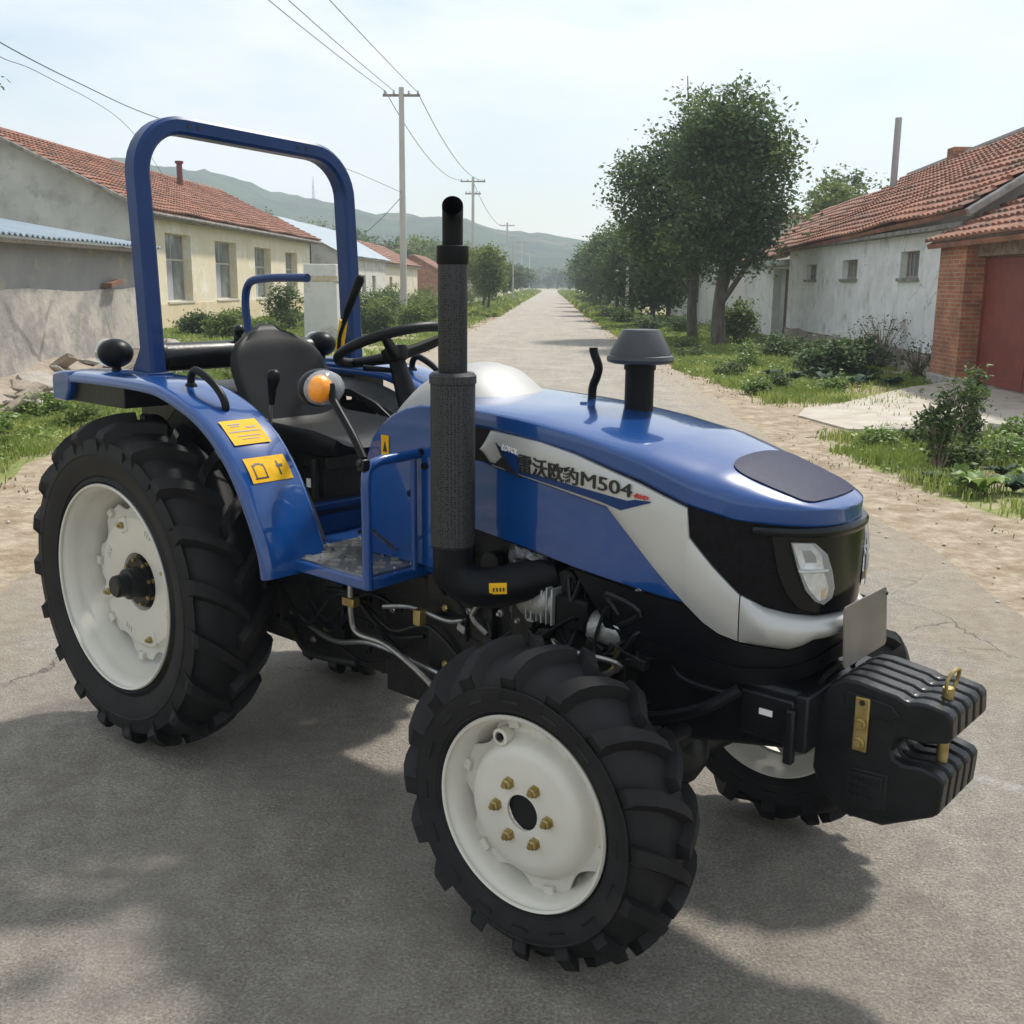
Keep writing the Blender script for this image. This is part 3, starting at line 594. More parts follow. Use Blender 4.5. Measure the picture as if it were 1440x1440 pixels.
for j in range(17):
    v = j / 16; x = lerp(.20, .70, v); r, q = [], []
    for i in range(25):
        u = -1 + 2 * i / 24; hw = .225 * (1 - .25 * max(0, (v - .75) / .25) ** 2.5); y = hw * u
        z = 1.195 + .028 * u ** 4 * 1.3 - .012 * math.cos(u * PI / 2) - .02 * v + .05 * max(0, .25 - v) / .25 - (.030 * max(0, (v - .82) / .18) ** 2) - (.035 if abs(u) > .999 else 0)
        r.append((x + .012 * (1 - u * u) * (v > .99), y, z)); q.append((x - .012 * v, y * .93, 1.115))
    top.append(r); bot.append(q)
mb.grid(top); mb.grid(bot); mb.grid([top[0], bot[0]]); mb.grid([top[-1], bot[-1]]); mb.grid([[r[0] for r in top], [r[0] for r in bot]]); mb.grid([[r[-1] for r in top], [r[-1] for r in bot]])
mb.build('seat_cushion', M['leather'], T, smooth=55)
mb = MB(); mb.box2((.26, -.17, 1.06), (.66, .17, 1.11)); mb.box2((.30, -.15, .93), (.62, .15, 1.06)); mb.box2((.22, -.19, .85), (.66, .19, .94)); mb.tube([(.62, -.19, 1.1), (.62, -.19, .86)], .014, 8); mb.tube([(.5, -.18, 1.1), (.42, -.18, .86)], .012, 8)
mb.build('seat_base', M['grime'], T, bevel=.008)
mb = MB(); mb.box2((.56, -.178, .995), (.60, -.172, 1.025)); mb.build('sticker', M['white'], T)
# levers right of the seat
for x, y, z0, z1, dx in ((.50, -.28, 1.05, 1.37, .035),):
    MB().tube([(x - .01, y, z0), (x + .01, y, z1 - .10), (x + .02, y, z1 - .07)], .007, 8).build('lever', M['steel'], T)
    MB().tube([(x + .018, y, z1 - .085), (x + .024, y, z1 - .03), (x + .032, y, z1 + .0), (x + .034, y, z1 + .022), (x + .034, y, z1 + .032)], [.010, .015, .022, .022, .012], 14).build('lever_knob', M['black'], T, smooth=50)
for x, y in ((.36, -.30), (.60, .28), (.54, .30)): MB().tube([(x, y, 1.05), (x + .02, y, 1.24)], .007, 8).sphere((x + .02, y, 1.255), .018).build('lever', M['black'], T)
MB().tube(smooth_path([(.12, .35, 1.40), (.13, .35, 1.48), (.18, .35, 1.57), (.225, .35, 1.68)]), [.008] * 18 + [.008], 8).build('lever', M['black'], T)
MB().tube([(.155, .35, 1.53), (.18, .35, 1.58), (.255, .35, 1.70), (.262, .35, 1.715)], [.010, .017, .019, .010], 12).build('lever_grip', M['black'], T, smooth=50)
MB().tube([(.10, .37, 1.42), (.13, .37, 1.54)], .017, 10).build('yellow_grip', M['yellow'], T)
# behind the seat: tool tube, rear links
mb = MB(); mb.cyl((-.06, -.34, 1.415), (-.06, .34, 1.415), .052); mb.cyl((-.06, -.35, 1.415), (-.06, -.33, 1.415), .058); mb.cyl((-.06, .0, 1.465), (-.06, .0, 1.50), .016); mb.sphere((-.05, .0, 1.505), .022); mb.build('tank', M['iron'], T, smooth=40, bevel=.004)
mb = MB(); mb.box2((-.30, -.29, .90), (.70, .29, .96)); mb.box2((-.25, -.295, .96), (.20, .295, 1.30)); mb.box2((.05, -.28, .94), (.24, .28, 1.12)); mb.build('rear_body', M['grime'], T, bevel=.02)
# ---- floor and steps
for sd in (-1, 1):
    mb = MB(); y0, y1 = sorted((sd * .505, sd * .16)); mb.box2((.80, y0, .822), (1.24, y1, .856)); stp = mb.build('step', M['blue'], T, bevel=.006)
    mb = MB(); y0, y1 = sorted((sd * .485, sd * .17)); mb.box2((.83, y0, .856), (1.215, y1, .861))
    for i in range(12):
        for j in range(9):
            if (i + j) % 2: continue
            x = .845 + i * .032; y = sd * (.19 + j * .034); r = Matrix.Rotation(R_(45 if (i // 2 + j) % 2 else -45), 3, 'Z')
            mb.box((x, y,   .8635), (.034, .007, .005), r)
    mb.build('tread_plate', M['steel'], stp)
    mb = MB(); mb.box2((1.0, sd * .18 - .02, .861), (1.07, sd * .18 + .02, .95)); mb.box((.98, sd * .24, .93), (.10, .075, .012), Matrix.Rotation(R_(-25), 3, 'Y')); mb.build('pedal', M['grime'], stp, bevel=.004)
mb = MB(); mb.box2((.62, -.30, .84), (.98, .30, .855)); mb.box2((.66, -.29, .855), (.70, .29, .96)); mb.build('floor', M['blue_dark'], T, bevel=.004)
mb = MB(); mb.tube(smooth_path([(1.232, -.497, .83), (1.232, -.497, 1.05), (1.232, -.497, 1.14), (1.232, -.485, 1.178), (1.232, -.44, 1.195), (1.232, -.36, 1.197), (1.232, -.28, 1.20)], 4), .0155, 14); mb.tube([(1.235, -.315, .85), (1.235, -.315, 1.19)], .010, 10); hr_ = mb.build('handrail', M['blue'], T, smooth=50)
MB().tube([(1.215, -.47, 1.0), (1.16, -.32, .90)], .006, 8).build('brace', M['steel'], hr_)
mb = MB(); mb.box((1.232, -.505, 1.190), (.026, .03, .034)); mb.cyl((1.232, -.527, 1.195), (1.232, -.49, 1.195), .010, n=6); mb.build('clamp', M['iron'], hr_, bevel=.004)
# turn lamp on its stalk
MB().tube(smooth_path([(1.225, -.497, 1.205), (1.17, -.485, 1.26), (1.085, -.47, 1.335), (1.06, -.465, 1.36), (1.045, -.46, 1.40)]), .0115, 12).build('lamp_stalk', M['black'], T)
def turn_lamp(c, sgn):
    rz = Matrix.Rotation(R_(0), 3, 'Z'); c = Vector(c)
    b = MB(); b.sphere(c + Vector((-.012, 0, 0)), (.042, .076, .056), 24, 14); house = b.build('turn_signal', M['iron'], T, smooth=60)
    b = MB(); b.sphere(c + Vector((.006, 0, 0)), (.044, .072, .052), 24, 14); b.build('lens', M['lens'], house, smooth=60)
    b = MB(); b.sphere(c + Vector((.022, sgn * .026, 0)), (.034, .041, .041), 20, 12); b.build('amber_bulb', M['amber'], house, smooth=60)
turn_lamp((1.0, -.455, 1.386), -1)
# ---- fenders
FC = [(-.30, 1.362), (-.10, 1.366), (.12, 1.366), (.31, 1.360), (.40, 1.345), (.48, 1.322), (.56, 1.292), (.64, 1.248), (.71, 1.192), (.775, 1.12), (.825, 1.04), (.87, .955), (.90, .88), (.91, .815)]
def fender(sd):
    P = smooth_path([(x, 0, z) for x, z in FC], 3); n = len(P); mb = MB(); rows = []
    for i, p in enumerate(P):
        t = (P[min(i + 1, n - 1)] - P[max(i - 1, 0)]).normalized(); nr = Vector((-t.z, 0, t.x))
        def Q(y, d): q = p + nr * d; return (q.x, sd * y, q.z)
        lip = .030 + .0 * i
        rows.append([Q(.612, -lip), Q(.614, -.010), Q(.606, -.001), Q(.59, .004), Q(.49, .006), Q(.400, .004), Q(.385, .000), Q(.378, -.008), Q(.376, -.02), Q(.376, -.035), Q(.379, -.038), Q(.385, -.03), Q(.395, -.012), Q(.59, -.010), Q(.604, -.020), Q(.604, -lip)])
    mb.grid([r + r[:1] for r in rows]); mb.add(rows[0], [tuple(range(16))]); mb.add(rows[-1], [tuple(range(16))])
    f = mb.build('fender', M['blue'], T, smooth=50)
    # inner wheel house, its black colour standing in for the shaded gap
    mb = MB(); poly = [(-.28, 1.28), (.26, 1.28), (.40, 1.24), (.53, 1.17), (.66, 1.04), (.76, .89), (.78, .83), (.70, .83), (.66, 1.0), (.50, 1.16), (.3, 1.25), (.0, 1.26), (-.2, 1.1), (-.28, 1.1)]
    y0, y1 = sorted((sd * .285, sd * .297)); mb.prism(poly, y0, y1); mb.build('wheel_house', M['iron'], f)
    mb = MB(); PP = [(p.x - .045, p.z - .05) for p in P[2:-6]]; mb.grid([[(x, sd * .374, z) for x, z in PP], [(x - .02, sd * .297, z - .04) for x, z in PP]]); mb.grid([[(x, sd * .374, z - .008) for x, z in PP], [(x - .02, sd * .297, z - .048) for x, z in PP]]); mb.build('gap_shade_sheet', M['iron'], f, smooth=50)  # dark sheet added so the space inside the fender reads as shade
    # tail box
    mb = MB(); mb.prism([(-.335, 1.262), (-.335, 1.340), (-.322, 1.360), (-.28, 1.3675), (-.20, 1.370), (-.215, 1.30), (-.245, 1.262)], *sorted((sd * .615, sd * .40))); mb.build('tail_box', M['blue'], f, bevel=.008)
    mb = MB(); mb.box2((-.25, *sorted((sd * .59, sd * .42))[:1], 1.262), (.12, sorted((sd * .59, sd * .42))[1], 1.35)); mb.build('bracket', M['iron'], f, bevel=.004)
    # grab handle
    y = sd * .50
    mb = MB(); mb.tube(smooth_path([(.385, y, 1.345), (.39, y, 1.385), (.42, y, 1.405), (.50, y, 1.375), (.555, y, 1.335), (.575, y, 1.30), (.565, y, 1.275)], 5), .0125, 12); mb.lathe([(0, 0), (.022, 0), (.020, .01), (.014, .018)], (.385, y, 1.345), 'z', 14); mb.lathe([(0, 0), (.022, 0), (.020, .012), (.014, .020)], (.565, y, 1.265), 'z', 14)
    mb.build('grab_handle', M['black'], f, smooth=50)
    return f
fR = fender(-1); fL = fender(1)
def on_fender(x0, ytop, ybot, L, parent, marks):
    # sticker following the fender curve starting at arc point x0
    tab = sorted(FC[:13]); 
    def zz(x): return interp(x, tab)
    rows = []; n = 7; xs = []; x = x0; step = L / n
    pts = [(x0, zz(x0))]
    while len(pts) <= n:
        x1, z1 = pts[-1]; s = (zz(x1 + .004) - z1) / .004; dx = step / math.hypot(1, s); pts.append((x1 + dx, zz(x1 + dx)))
    nr = []
    for (xa, za), (xb, zb) in zip(pts, pts[1:] + [pts[-1]]):
        t = Vector((xb - xa, 0, zb - za)); t = t.normalized() if t.length > 0 else nr[-1][1]; nr.append((Vector((-t.z, 0, t.x)), t))
    def at(u, v, d): i = min(n, max(0, u * n)); k = int(min(n - 1, i)); fr = i - k; p = Vector((lerp(pts[k][0], pts[k + 1][0], fr), lerp(ytop, ybot, v), lerp(pts[k][1], pts[k + 1][1], fr))); return p + nr[k][0] * d
    b = MB(); b.grid([[at(i / n, j / 2, .0095) for j in range(3)] for i in range(n + 1)]); s_ = b.build('warning_sticker', M['yellow'], parent, smooth=60)
    b = MB()
    for (u0, u1, v0, v1) in marks: b.grid([[at(lerp(u0, u1, i / 3), v, .0105) for v in (v0, v1)] for i in range(4)])
    b.build('printing', M['ink'], s_)
on_fender(.628, -.570, -.435, .105, fR, [(.46, .51, .08, .92), (.16, .20, .15, .5), (.24, .28, .2, .45), (.66, .69, .2, .85), (.78, .81, .3, .75), (.30, .36, .6, .85)])
on_fender(.745, -.570, -.420, .085, fR, [(.80, .86, .1, .42), (.35, .80, .12, .15), (.35, .80, .38, .41), (.25, .32, .2, .34), (.30, .38, .12, .2), (.30, .38, .34, .41), (.25, .8, .72, .76), (.40, .50, .70, .85)])
# rear work lamps
for sd in (-1, 1):
    mb = MB(); mb.sphere((-.135, sd * .47, 1.432), (.062, .062, .052), 24, 14); mb.lathe([(0, 0), (.018, 0), (.014, .03)], (-.135, sd * .47, 1.366), 'z', 12); wl_ = mb.build('work_lamp', M['black'], T, smooth=50)
    mb = MB(); mb.lathe([(0, -.012), (.046, -.010), (.05, .0), (.046, .006), (0, .006)], (-.190, sd * .47, 1.432), 'x', 24); mb.build('lens', M['lens'], wl_)
# ---- roll bar
def rollbar():
    r = .17; Y = .452; x0, x1 = .085, .055; zt = 2.150 + .045; pts = [(x0, -Y, 1.37), (lerp(x0, x1, .5), -Y, 1.75), (x1, -Y, zt - r)]
    for k in range(1, 10):
        a = PI / 2 * k / 9; pts.append((x1, -Y + r * (1 - math.cos(a)), zt - r + r * math.sin(a)))
    q = [(x, -y, z) for x, y, z in pts[::-1]]; full = [(x, y, z - y * .05 * max(0, (z - 1.4) / .8)) for x, y, z in pts + q]
    return MB().tube(full, 0, rect=(.060, .078), up=(1, 0, 0))
rb = rollbar().build('roll_bar', M['blue_dark'], T, smooth=40)
for y in (-.27, -.23, .20, .24): MB().lathe([(0, 0), (.007, 0), (.007, .002), (0, .002)], (.095, y, 2.195 - y * .05), 'x', 10).build('hole', M['ink'], rb)
for sd in (-1, 1):
    mb = MB(); mb.prism([(-.045, 1.37), (.05, 1.37), (.05, 1.47), (.03, 1.475), (-.0, 1.43)], *sorted((sd * .455, sd * .463))); mb.prism([(-.05, 1.366), (.14, 1.366), (.14, 1.378), (-.05, 1.378)], *sorted((sd * .41, sd * .505))); mb.build('foot_plate', M['blue_dark'], rb, bevel=.003)
MB().tube(smooth_path([(-.60, .45, 1.25), (-.62, .45, 1.45), (-.635, .45, 1.60), (-.60, .45, 1.68), (-.50, .45, 1.70), (-.35, .45, 1.705), (-.19, .45, 1.705)]), .018, 12).build('rear_rail', M['blue_dark'], T, smooth=50)
mb = MB(); mb.tube([(-.30, .45, 1.33), (-.61, .45, 1.27)], .02, 10); mb.build('rail_foot', M['blue_dark'], T)

# ---- wheels
def wheel(cx, sd, Rr, rim, yo, tw, rimw, nl, lugh, yaw, name, front):
    """yo = |y| of the outer rim flange"""
    W = bpy.data.objects.new(name, None)
    yc = yo - rimw / 2
    def Y(l): return sd * l  # lateral offset from tyre centre, outward positive
    hub = Vector((cx, sd * yc, Rr))
    WS = 1.0 if front else 1.12; SHD = 1.1 if front else .95
    # tyre carcass
    Rc = Rr - lugh; h = tw / 2; b = MB()
    half = [(rim + .012, rimw / 2 - .004), (rim + .020, rimw / 2 + .006), (lerp(rim, Rc, .16), h * .84), (lerp(rim, Rc, .18), h * .875), (lerp(rim, Rc, .25), h * .90), (lerp(rim, Rc, .42), h * .98), (lerp(rim, Rc, .52), h * .986), (lerp(rim, Rc, .53), h * 1.0), (lerp(rim, Rc, .55), h * 1.0), (lerp(rim, Rc, .56), h * .982), (min(lerp(rim, Rc, .82), Rc - .085) if front else lerp(rim, Rc, .78), h * .93), (Rc - .060, h * .86), (Rc - .034, h * .72), (Rc - .012, h * .45), (Rc, 0)]
    prof = half + [(r, -l) for r, l in half[-2::-1]] + [(rim - .0, -rimw / 2 + .01), (rim - .0, rimw / 2 - .01)]
    b.lathe([(r, Y(l)) for r, l in prof], (0, 0, 0), 'y', 72, close=True)
    # lugs
    for i in range(nl):
        for half_s in (1, -1):
            base = 2 * PI * (i + (.5 if half_s < 0 else 0)) / nl; sec = []
            for k in range(8):
                u = k / 7
                if k <= 5:
                    uu = k / 5; l = lerp(-.012, h * .97, uu); rc = interp(abs(l), [(0, Rc), (h * .45, Rc - .012), (h * .72, Rc - .034), (h * .86, Rc - .060), (h * .97, Rc - .090)])
                    top = interp(abs(l), [(0, Rr), (h * .5, Rr - .012 * SHD), (h * .8, Rr - .032 * SHD), (h * .97, Rr - .056 * SHD)]); 
                    sweep = lerp(.0, 1, uu ** .82)
                    wb = lerp(.050, .072, uu) * WS; wt = lerp(.028, .046, uu) * WS
                else:
                    l = h * (1.0 if k == 6 else .945); rc = Rc - (.092 if k == 6 else .102); top = Rr - (.072 if k == 6 else .096); sweep = 1; wb = .070 * WS; wt = .050 * WS
                lead = (h / Rr) * .88
                th0 = base - lead * (1 - sweep)
                lo_l = l if k < 6 else l - .012; lt = l if k < 5 else (l + .001 if k == 5 else (l + .004 if k == 6 else l + .0))
                def pt(rad, tt, la): return (rad * math.cos(tt), sd * half_s * la, rad * math.sin(tt))
                sec.append([pt(rc - .012, th0 - wb / Rr / 2, lo_l), pt(top, th0 - wt / Rr / 2, lt), pt(top, th0 + wt / Rr / 2, lt), pt(rc - .012, th0 + wb / Rr / 2, lo_l)])
            vs = [p for s_ in sec for p in s_]; fs = [(j * 4 + q, j * 4 + (q + 1) % 4, j * 4 + 4 + (q + 1) % 4, j * 4 + 4 + q) for j in range(7) for q in range(4)] + [(3, 2, 1, 0), (28, 29, 30, 31)]
            b.add(vs, fs)
    # rotate a bit so lugs do not line up, then place
    def place(mbx, roll=0):
        rm = Matrix.Translation(hub) @ Matrix.Rotation(yaw, 4, 'Z') @ Matrix.Rotation(roll, 4, 'Y')
        mbx.v = [tuple(rm @ Vector(p)) for p in mbx.v]; return mbx
    roll = (.13 if sd < 0 else .31) + (.2 if front else 0)
    # rim barrel is the part; everything else hangs below it
    o = rimw / 2; rb_ = MB()
    rp_ = [(rim + .0, o + .0), (rim + .004, o + .004), (rim + .004, o - .0), (rim - .006, o - .012), (rim - .012, o - .020), (rim - .020, o - .045), (rim - .024, o - .07), (rim - .045, o - .10), (rim - .045, -o + .06), (rim - .022, -o + .04), (rim - .016, -o + .02), (rim + .003, -o), (rim + .007, -o), (rim - .008, -o + .03), (rim - .014, -o + .045), (rim - .037, -o + .062), (rim - .037, o - .102), (rim - .016, o - .07), (rim - .010, o - .022), (rim + .0, o - .010), (rim + .008, o - .004), (rim + .010, o + .004), (rim + .006, o + .010), (rim + .0, o + .007)]
    rb_.lathe([(r, Y(l)) for r, l in rp_], (0, 0, 0), 'y', 72, close=True)
    # disc
    n = 96; rows = []
    if front:
        dprof = [(.046, o - .008, 0), (.085, o - .008, 0), (.135, o - .010, 0), (.155, o - .013, 0), (.170, o - .026, 0), (.180, o - .046, 0), (.190, o - .054, 0), (.222, o - .056, 1)]
    else:
        dprof = [(.055, o - .125, 0), (.10, o - .125, 0), (.108, o - .105, 0), (.125, o - .100, 0), (.20, o - .098, 0), (.235, o - .100, 0), (.255, o - .118, 0), (.30, o - .122, 1)]
    k_lob = 6 if front else 8
    def outer(t):
        c = math.cos(k_lob * t); 
        return (1 - (.135 if front else .11) * max(0, -c) ** .8)
    for side_off in (0, -.008):
        rr_ = []
        for r, l, lob in dprof:
            rr_.append([((r * (outer(2 * PI * j / n) if lob else 1)) * math.cos(2 * PI * j / n), Y(l + side_off), (r * (outer(2 * PI * j / n) if lob else 1)) * math.sin(2 * PI * j / n)) for j in range(n + 1)])
        rows.append(rr_)
    for rr_ in rows: rb_.grid(rr_)
    rb_.grid([rows[0][0], rows[1][0]]); rb_.grid([rows[0][-1], rows[1][-1]])
    # weld tabs
    for j in range(k_lob):
        t = 2 * PI * j / k_lob; rr0 = .216 if front else .292
        rb_.box((rr0 * math.cos(t), Y(o - (.050 if front else .114)), rr0 * math.sin(t)), (.026, .014, .030), Matrix.Rotation(-t, 3, 'Y'))
    place(rb_, .25 if front else .1)
    R_obj = rb_.build(name, M['cream'], T, smooth=35)
    place(b, roll); b.build('tyre', M['rubber'], R_obj, smooth=28)
    # hub, nuts
    if front:
        hb = MB(); hb.lathe([(0, Y(o - .02)), (.045, Y(o - .02)), (.047, Y(o - .03)), (.047, Y(o - .09)), (0, Y(o - .09))], (0, 0, 0), 'y', 28); place(hb); hb.build('hub', M['iron'], R_obj, smooth=30)
        hc = MB(); hc.cyl((0, Y(o - .05), 0), (0, Y(-.05), 0), .075); place(hc); hc.build('axle_end', M['iron'], R_obj)
        for j in range(6):
            t = 2 * PI * j / 6 + .52 - .25; nb = MB(); c = (.079 * math.cos(t), 0, .079 * math.sin(t))
            nb.lathe([(0, Y(o - .008)), (.0165, Y(o - .008)), (.0165, Y(o - .004)), (.0125, Y(o - .003)), (.0125, Y(o + .008)), (.010, Y(o + .010)), (.007, Y(o + .010)), (.007, Y(o + .018)), (0, Y(o + .018))], c, 'y', 6); place(nb, .25); nb.build('wheel_nut', M['brass'], R_obj, smooth=20)
        vb = MB(); t = 2.0; c = (.190 * math.cos(t), 0, .190 * math.sin(t)); vb.lathe([(0, Y(o - .07)), (.020, Y(o - .07)), (.024, Y(o - .035)), (.022, Y(o - .018)), (.014, Y(o - .016)), (.014, Y(o - .03)), (0, Y(o - .03))], c, 'y', 18); place(vb, 0); vb.build('valve_boss', M['cream'], R_obj, smooth=30)
        v2 = MB(); v2.cyl((c[0], Y(o - .035), c[2]), (c[0], Y(o - .014), c[2]), .009, n=8); place(v2, 0); v2.build('valve', M['grime'], R_obj)
    else:
        hb = MB(); hb.lathe([(0, Y(o - .005)), (.034, Y(o - .005)), (.040, Y(o - .012)), (.042, Y(o - .05)), (.056, Y(o - .055)), (.058, Y(o - .10)), (.066, Y(o - .115)), (.066, Y(o - .2)), (0, Y(o - .2))], (0, 0, 0), 'y', 28)
        hb.cyl((0, Y(o - .1), 0), (0, Y(-.2), 0), .09); place(hb); hb.build('hub', M['iron'], R_obj, smooth=30)
        for j in range(8):
            t = 2 * PI * j / 8 + .2; nb = MB(); c = (.082 * math.cos(t), 0, .082 * math.sin(t))
            nb.lathe([(0, Y(o - .125)), (.017, Y(o - .125)), (.012, Y(o - .118)), (.012, Y(o - .104)), (.007, Y(o - .104)), (.007, Y(o - .092)), (0, Y(o - .092))], c, 'y', 6); place(nb); nb.build('wheel_nut', M['brass'], R_obj, smooth=20)
        for j in range(4):
            t = 2 * PI * j / 4 + .35; c = (.215 * math.cos(t), 0, .215 * math.sin(t)); pb = MB(); pb.box((c[0], Y(o - .099), c[2]), (.055, .012, .050), Matrix.Rotation(-t, 3, 'Y')); place(pb); pb.build('clamp_pad', M['cream'], R_obj, bevel=.004)
            nb = MB(); nb.lathe([(0, Y(o - .094)), (.013, Y(o - .094)), (.013, Y(o - .082)), (.007, Y(o - .080)), (.007, Y(o - .072)), (0, Y(o - .072))], c, 'y', 6); place(nb); nb.build('wheel_nut', M['brass'], R_obj, smooth=20)
            t2 = t + .8; rb2 = MB()
            for q in range(3):
                t3 = t2 + (q - 1) * .075; rb2.box((.205 * math.cos(t3), Y(o - .0965), .205 * math.sin(t3)), (.020, .004, .010), Matrix.Rotation(-t3, 3, 'Y'))
            place(rb2); rb2.build('casting_marks', M['cream'], R_obj, bevel=.001)
    bpy.data.objects.remove(W)
    return R_obj
for sd in (-1, 1):
    wheel(0, sd, .6154, .365, .617, .31, .27, 19, .036, 0, 'rear_wheel', False)
    wheel(1.9258 if sd < 0 else 2.04, sd, .4263, .241, .636 if sd < 0 else .615, .230, .18, 16, .034, R_(2.7), 'front_wheel', True)
# ------------------------------------------------------------------ the place: ground, road, verges
def noise2(x, y, s=1.0, seed=0): return mnoise.noise(Vector((x * s + seed * 13.7, y * s - seed * 7.1, seed * 3.3)))
def ground_mat():
    m, nt, b = newmat('village_ground'); L = nt.links
    setin(b, 'Roughness', .95); setin(b, 'Specular IOR Level', .2)
    tc = N(nt, 'ShaderNodeTexCoord')
    def noise(sc, det=6, rough=.6):
        n = N(nt, 'ShaderNodeTexNoise'); n.inputs['Scale'].default_value = sc; n.inputs['Detail'].default_value = det; n.inputs['Roughness'].default_value = rough; L.new(tc.outputs['Object'], n.inputs['Vector']); return n.outputs['Fac']
    def ramp(f, p0, p1, c0, c1):
        r = N(nt, 'ShaderNodeValToRGB'); r.color_ramp.elements[0].position = p0; r.color_ramp.elements[1].position = p1; r.color_ramp.elements[0].color = (*c0, 1); r.color_ramp.elements[1].color = (*c1, 1); L.new(f, r.inputs[0]); return r.outputs[0]
    dirt = ramp(noise(6, 8, .7), .3, .7, (.30, .24, .17), (.50, .42, .33)); green = ramp(noise(3.3, 7, .7), .3, .7, (.12, .15, .04), (.27, .29, .10))
    mask = ramp(noise(.9, 8, .7), .42, .56, (0, 0, 0), (1, 1, 1))
    mx = N(nt, 'ShaderNodeMixRGB'); L.new(mask, mx.inputs[0]); L.new(dirt, mx.inputs[1]); L.new(green, mx.inputs[2]); L.new(mx.outputs[0], b.inputs['Base Color'])
    bp = N(nt, 'ShaderNodeBump'); bp.inputs['Strength'].default_value = .8; bp.inputs['Distance'].default_value = .04; L.new(noise(14, 9, .7), bp.inputs['Height']); L.new(bp.outputs[0], b.inputs['Normal'])
    return m
def sheet(name, rows, m, label=None, kind='structure'):
    b = MB(); b.grid(rows); o = b.build(name, m, None, smooth=60, weld=False); o['kind'] = kind
    return o
ys = [-12, -6, -3, -1, 0, 1, 2, 3, 4, 5] + [5 + .5 * i for i in range(1, 80)] + [45 + 2 * i for i in range(1, 40)] + [125 + 12 * i for i in range(1, 20)] + [400, 600, 1000, 1600, 2400]
def xsof(): return [-1500, -500, -200, -90, -50, -30, -22, -18] + [-15 + .5 * i for i in range(63)] + [18, 22, 30, 50, 90, 200, 500, 1500]
def gz(x, y):
    d = 0
    if x < -3.2: d = min(1, (-3.2 - x) / 2)
    if x > 2.9: d = min(1, (x - 2.9) / 2)
    z = -.012 + d * (.05 * noise2(x, y, .55, 1) + .03 * noise2(x, y, 1.7, 2)) * (1 if y < 130 else 0)
    if -5.0 > x > -8 and y < 40: z += .0 
    return z
GX = xsof()
ground = sheet('ground', [[(x, y, gz(x, y)) for x in GX] for y in ys], ground_mat())
# sandy shoulder strips with ragged edges lying on the ground
sand = mat('sandy_shoulder', (.26, .205, .145), .95, 0, (.44, .37, .28), 7, 10, bump=.9, bscale=24, col3=(.22, .16, .10), scale3=3.2, c3=(.45, .7), bdist=.03, spec=.2)
def ledge(y): return -3.0 + .16 * noise2(0, y, .5, 5) + .05 * noise2(0, y, 2.3, 6) - (.0 if y > 20 else 0) + (1.1 * max(0, min(1, (y - 25) / 40)))*.35
def redge(y): return 2.55 + .20 * noise2(0, y, .45, 8) + .06 * noise2(0, y, 2.1, 9) - .85 * max(0, min(1, (y - 19) / 30))
YS = [-4 + .25 * i for i in range(236)] + [55 + 1.5 * i for i in range(1, 180)]
def lsh(y): return interp(y, [(-4, -6.2), (5, -5.3), (8, -4.6), (10, -4.75), (12, -5.1), (15, -4.6), (20, -3.9), (32, -3.3), (60, -2.95), (330, -2.9)]) + .22 * noise2(1, y, .9, 11) + .12 * noise2(1, y, 3.1, 12)
def rsh(y): return interp(y, [(-4, 4.3), (4, 3.7), (8, 3.45), (9, 3.2), (11, 2.95), (12.3, 3.0), (12.9, 4.3), (15, 4.2), (15.6, 3.2), (18, 3.0), (22, 2.6), (38, 2.15), (60, 1.95), (330, 1.9)]) + .16 * noise2(2, y, .9, 13) + .10 * noise2(2, y, 3.3, 14)
sheet('shoulder', [[(lerp(lsh(y), ledge(y) + .3, t), y, max(gz(lerp(lsh(y), ledge(y) + .3, t), y), -.012) + .006) for t in (0, .33, .66, 1)] for y in YS], sand)
sheet('shoulder', [[(lerp(redge(y) - .3, rsh(y), t), y, max(gz(lerp(redge(y) - .3, rsh(y), t), y), -.012) + .006) for t in (0, .33, .66, 1)] for y in YS], sand)
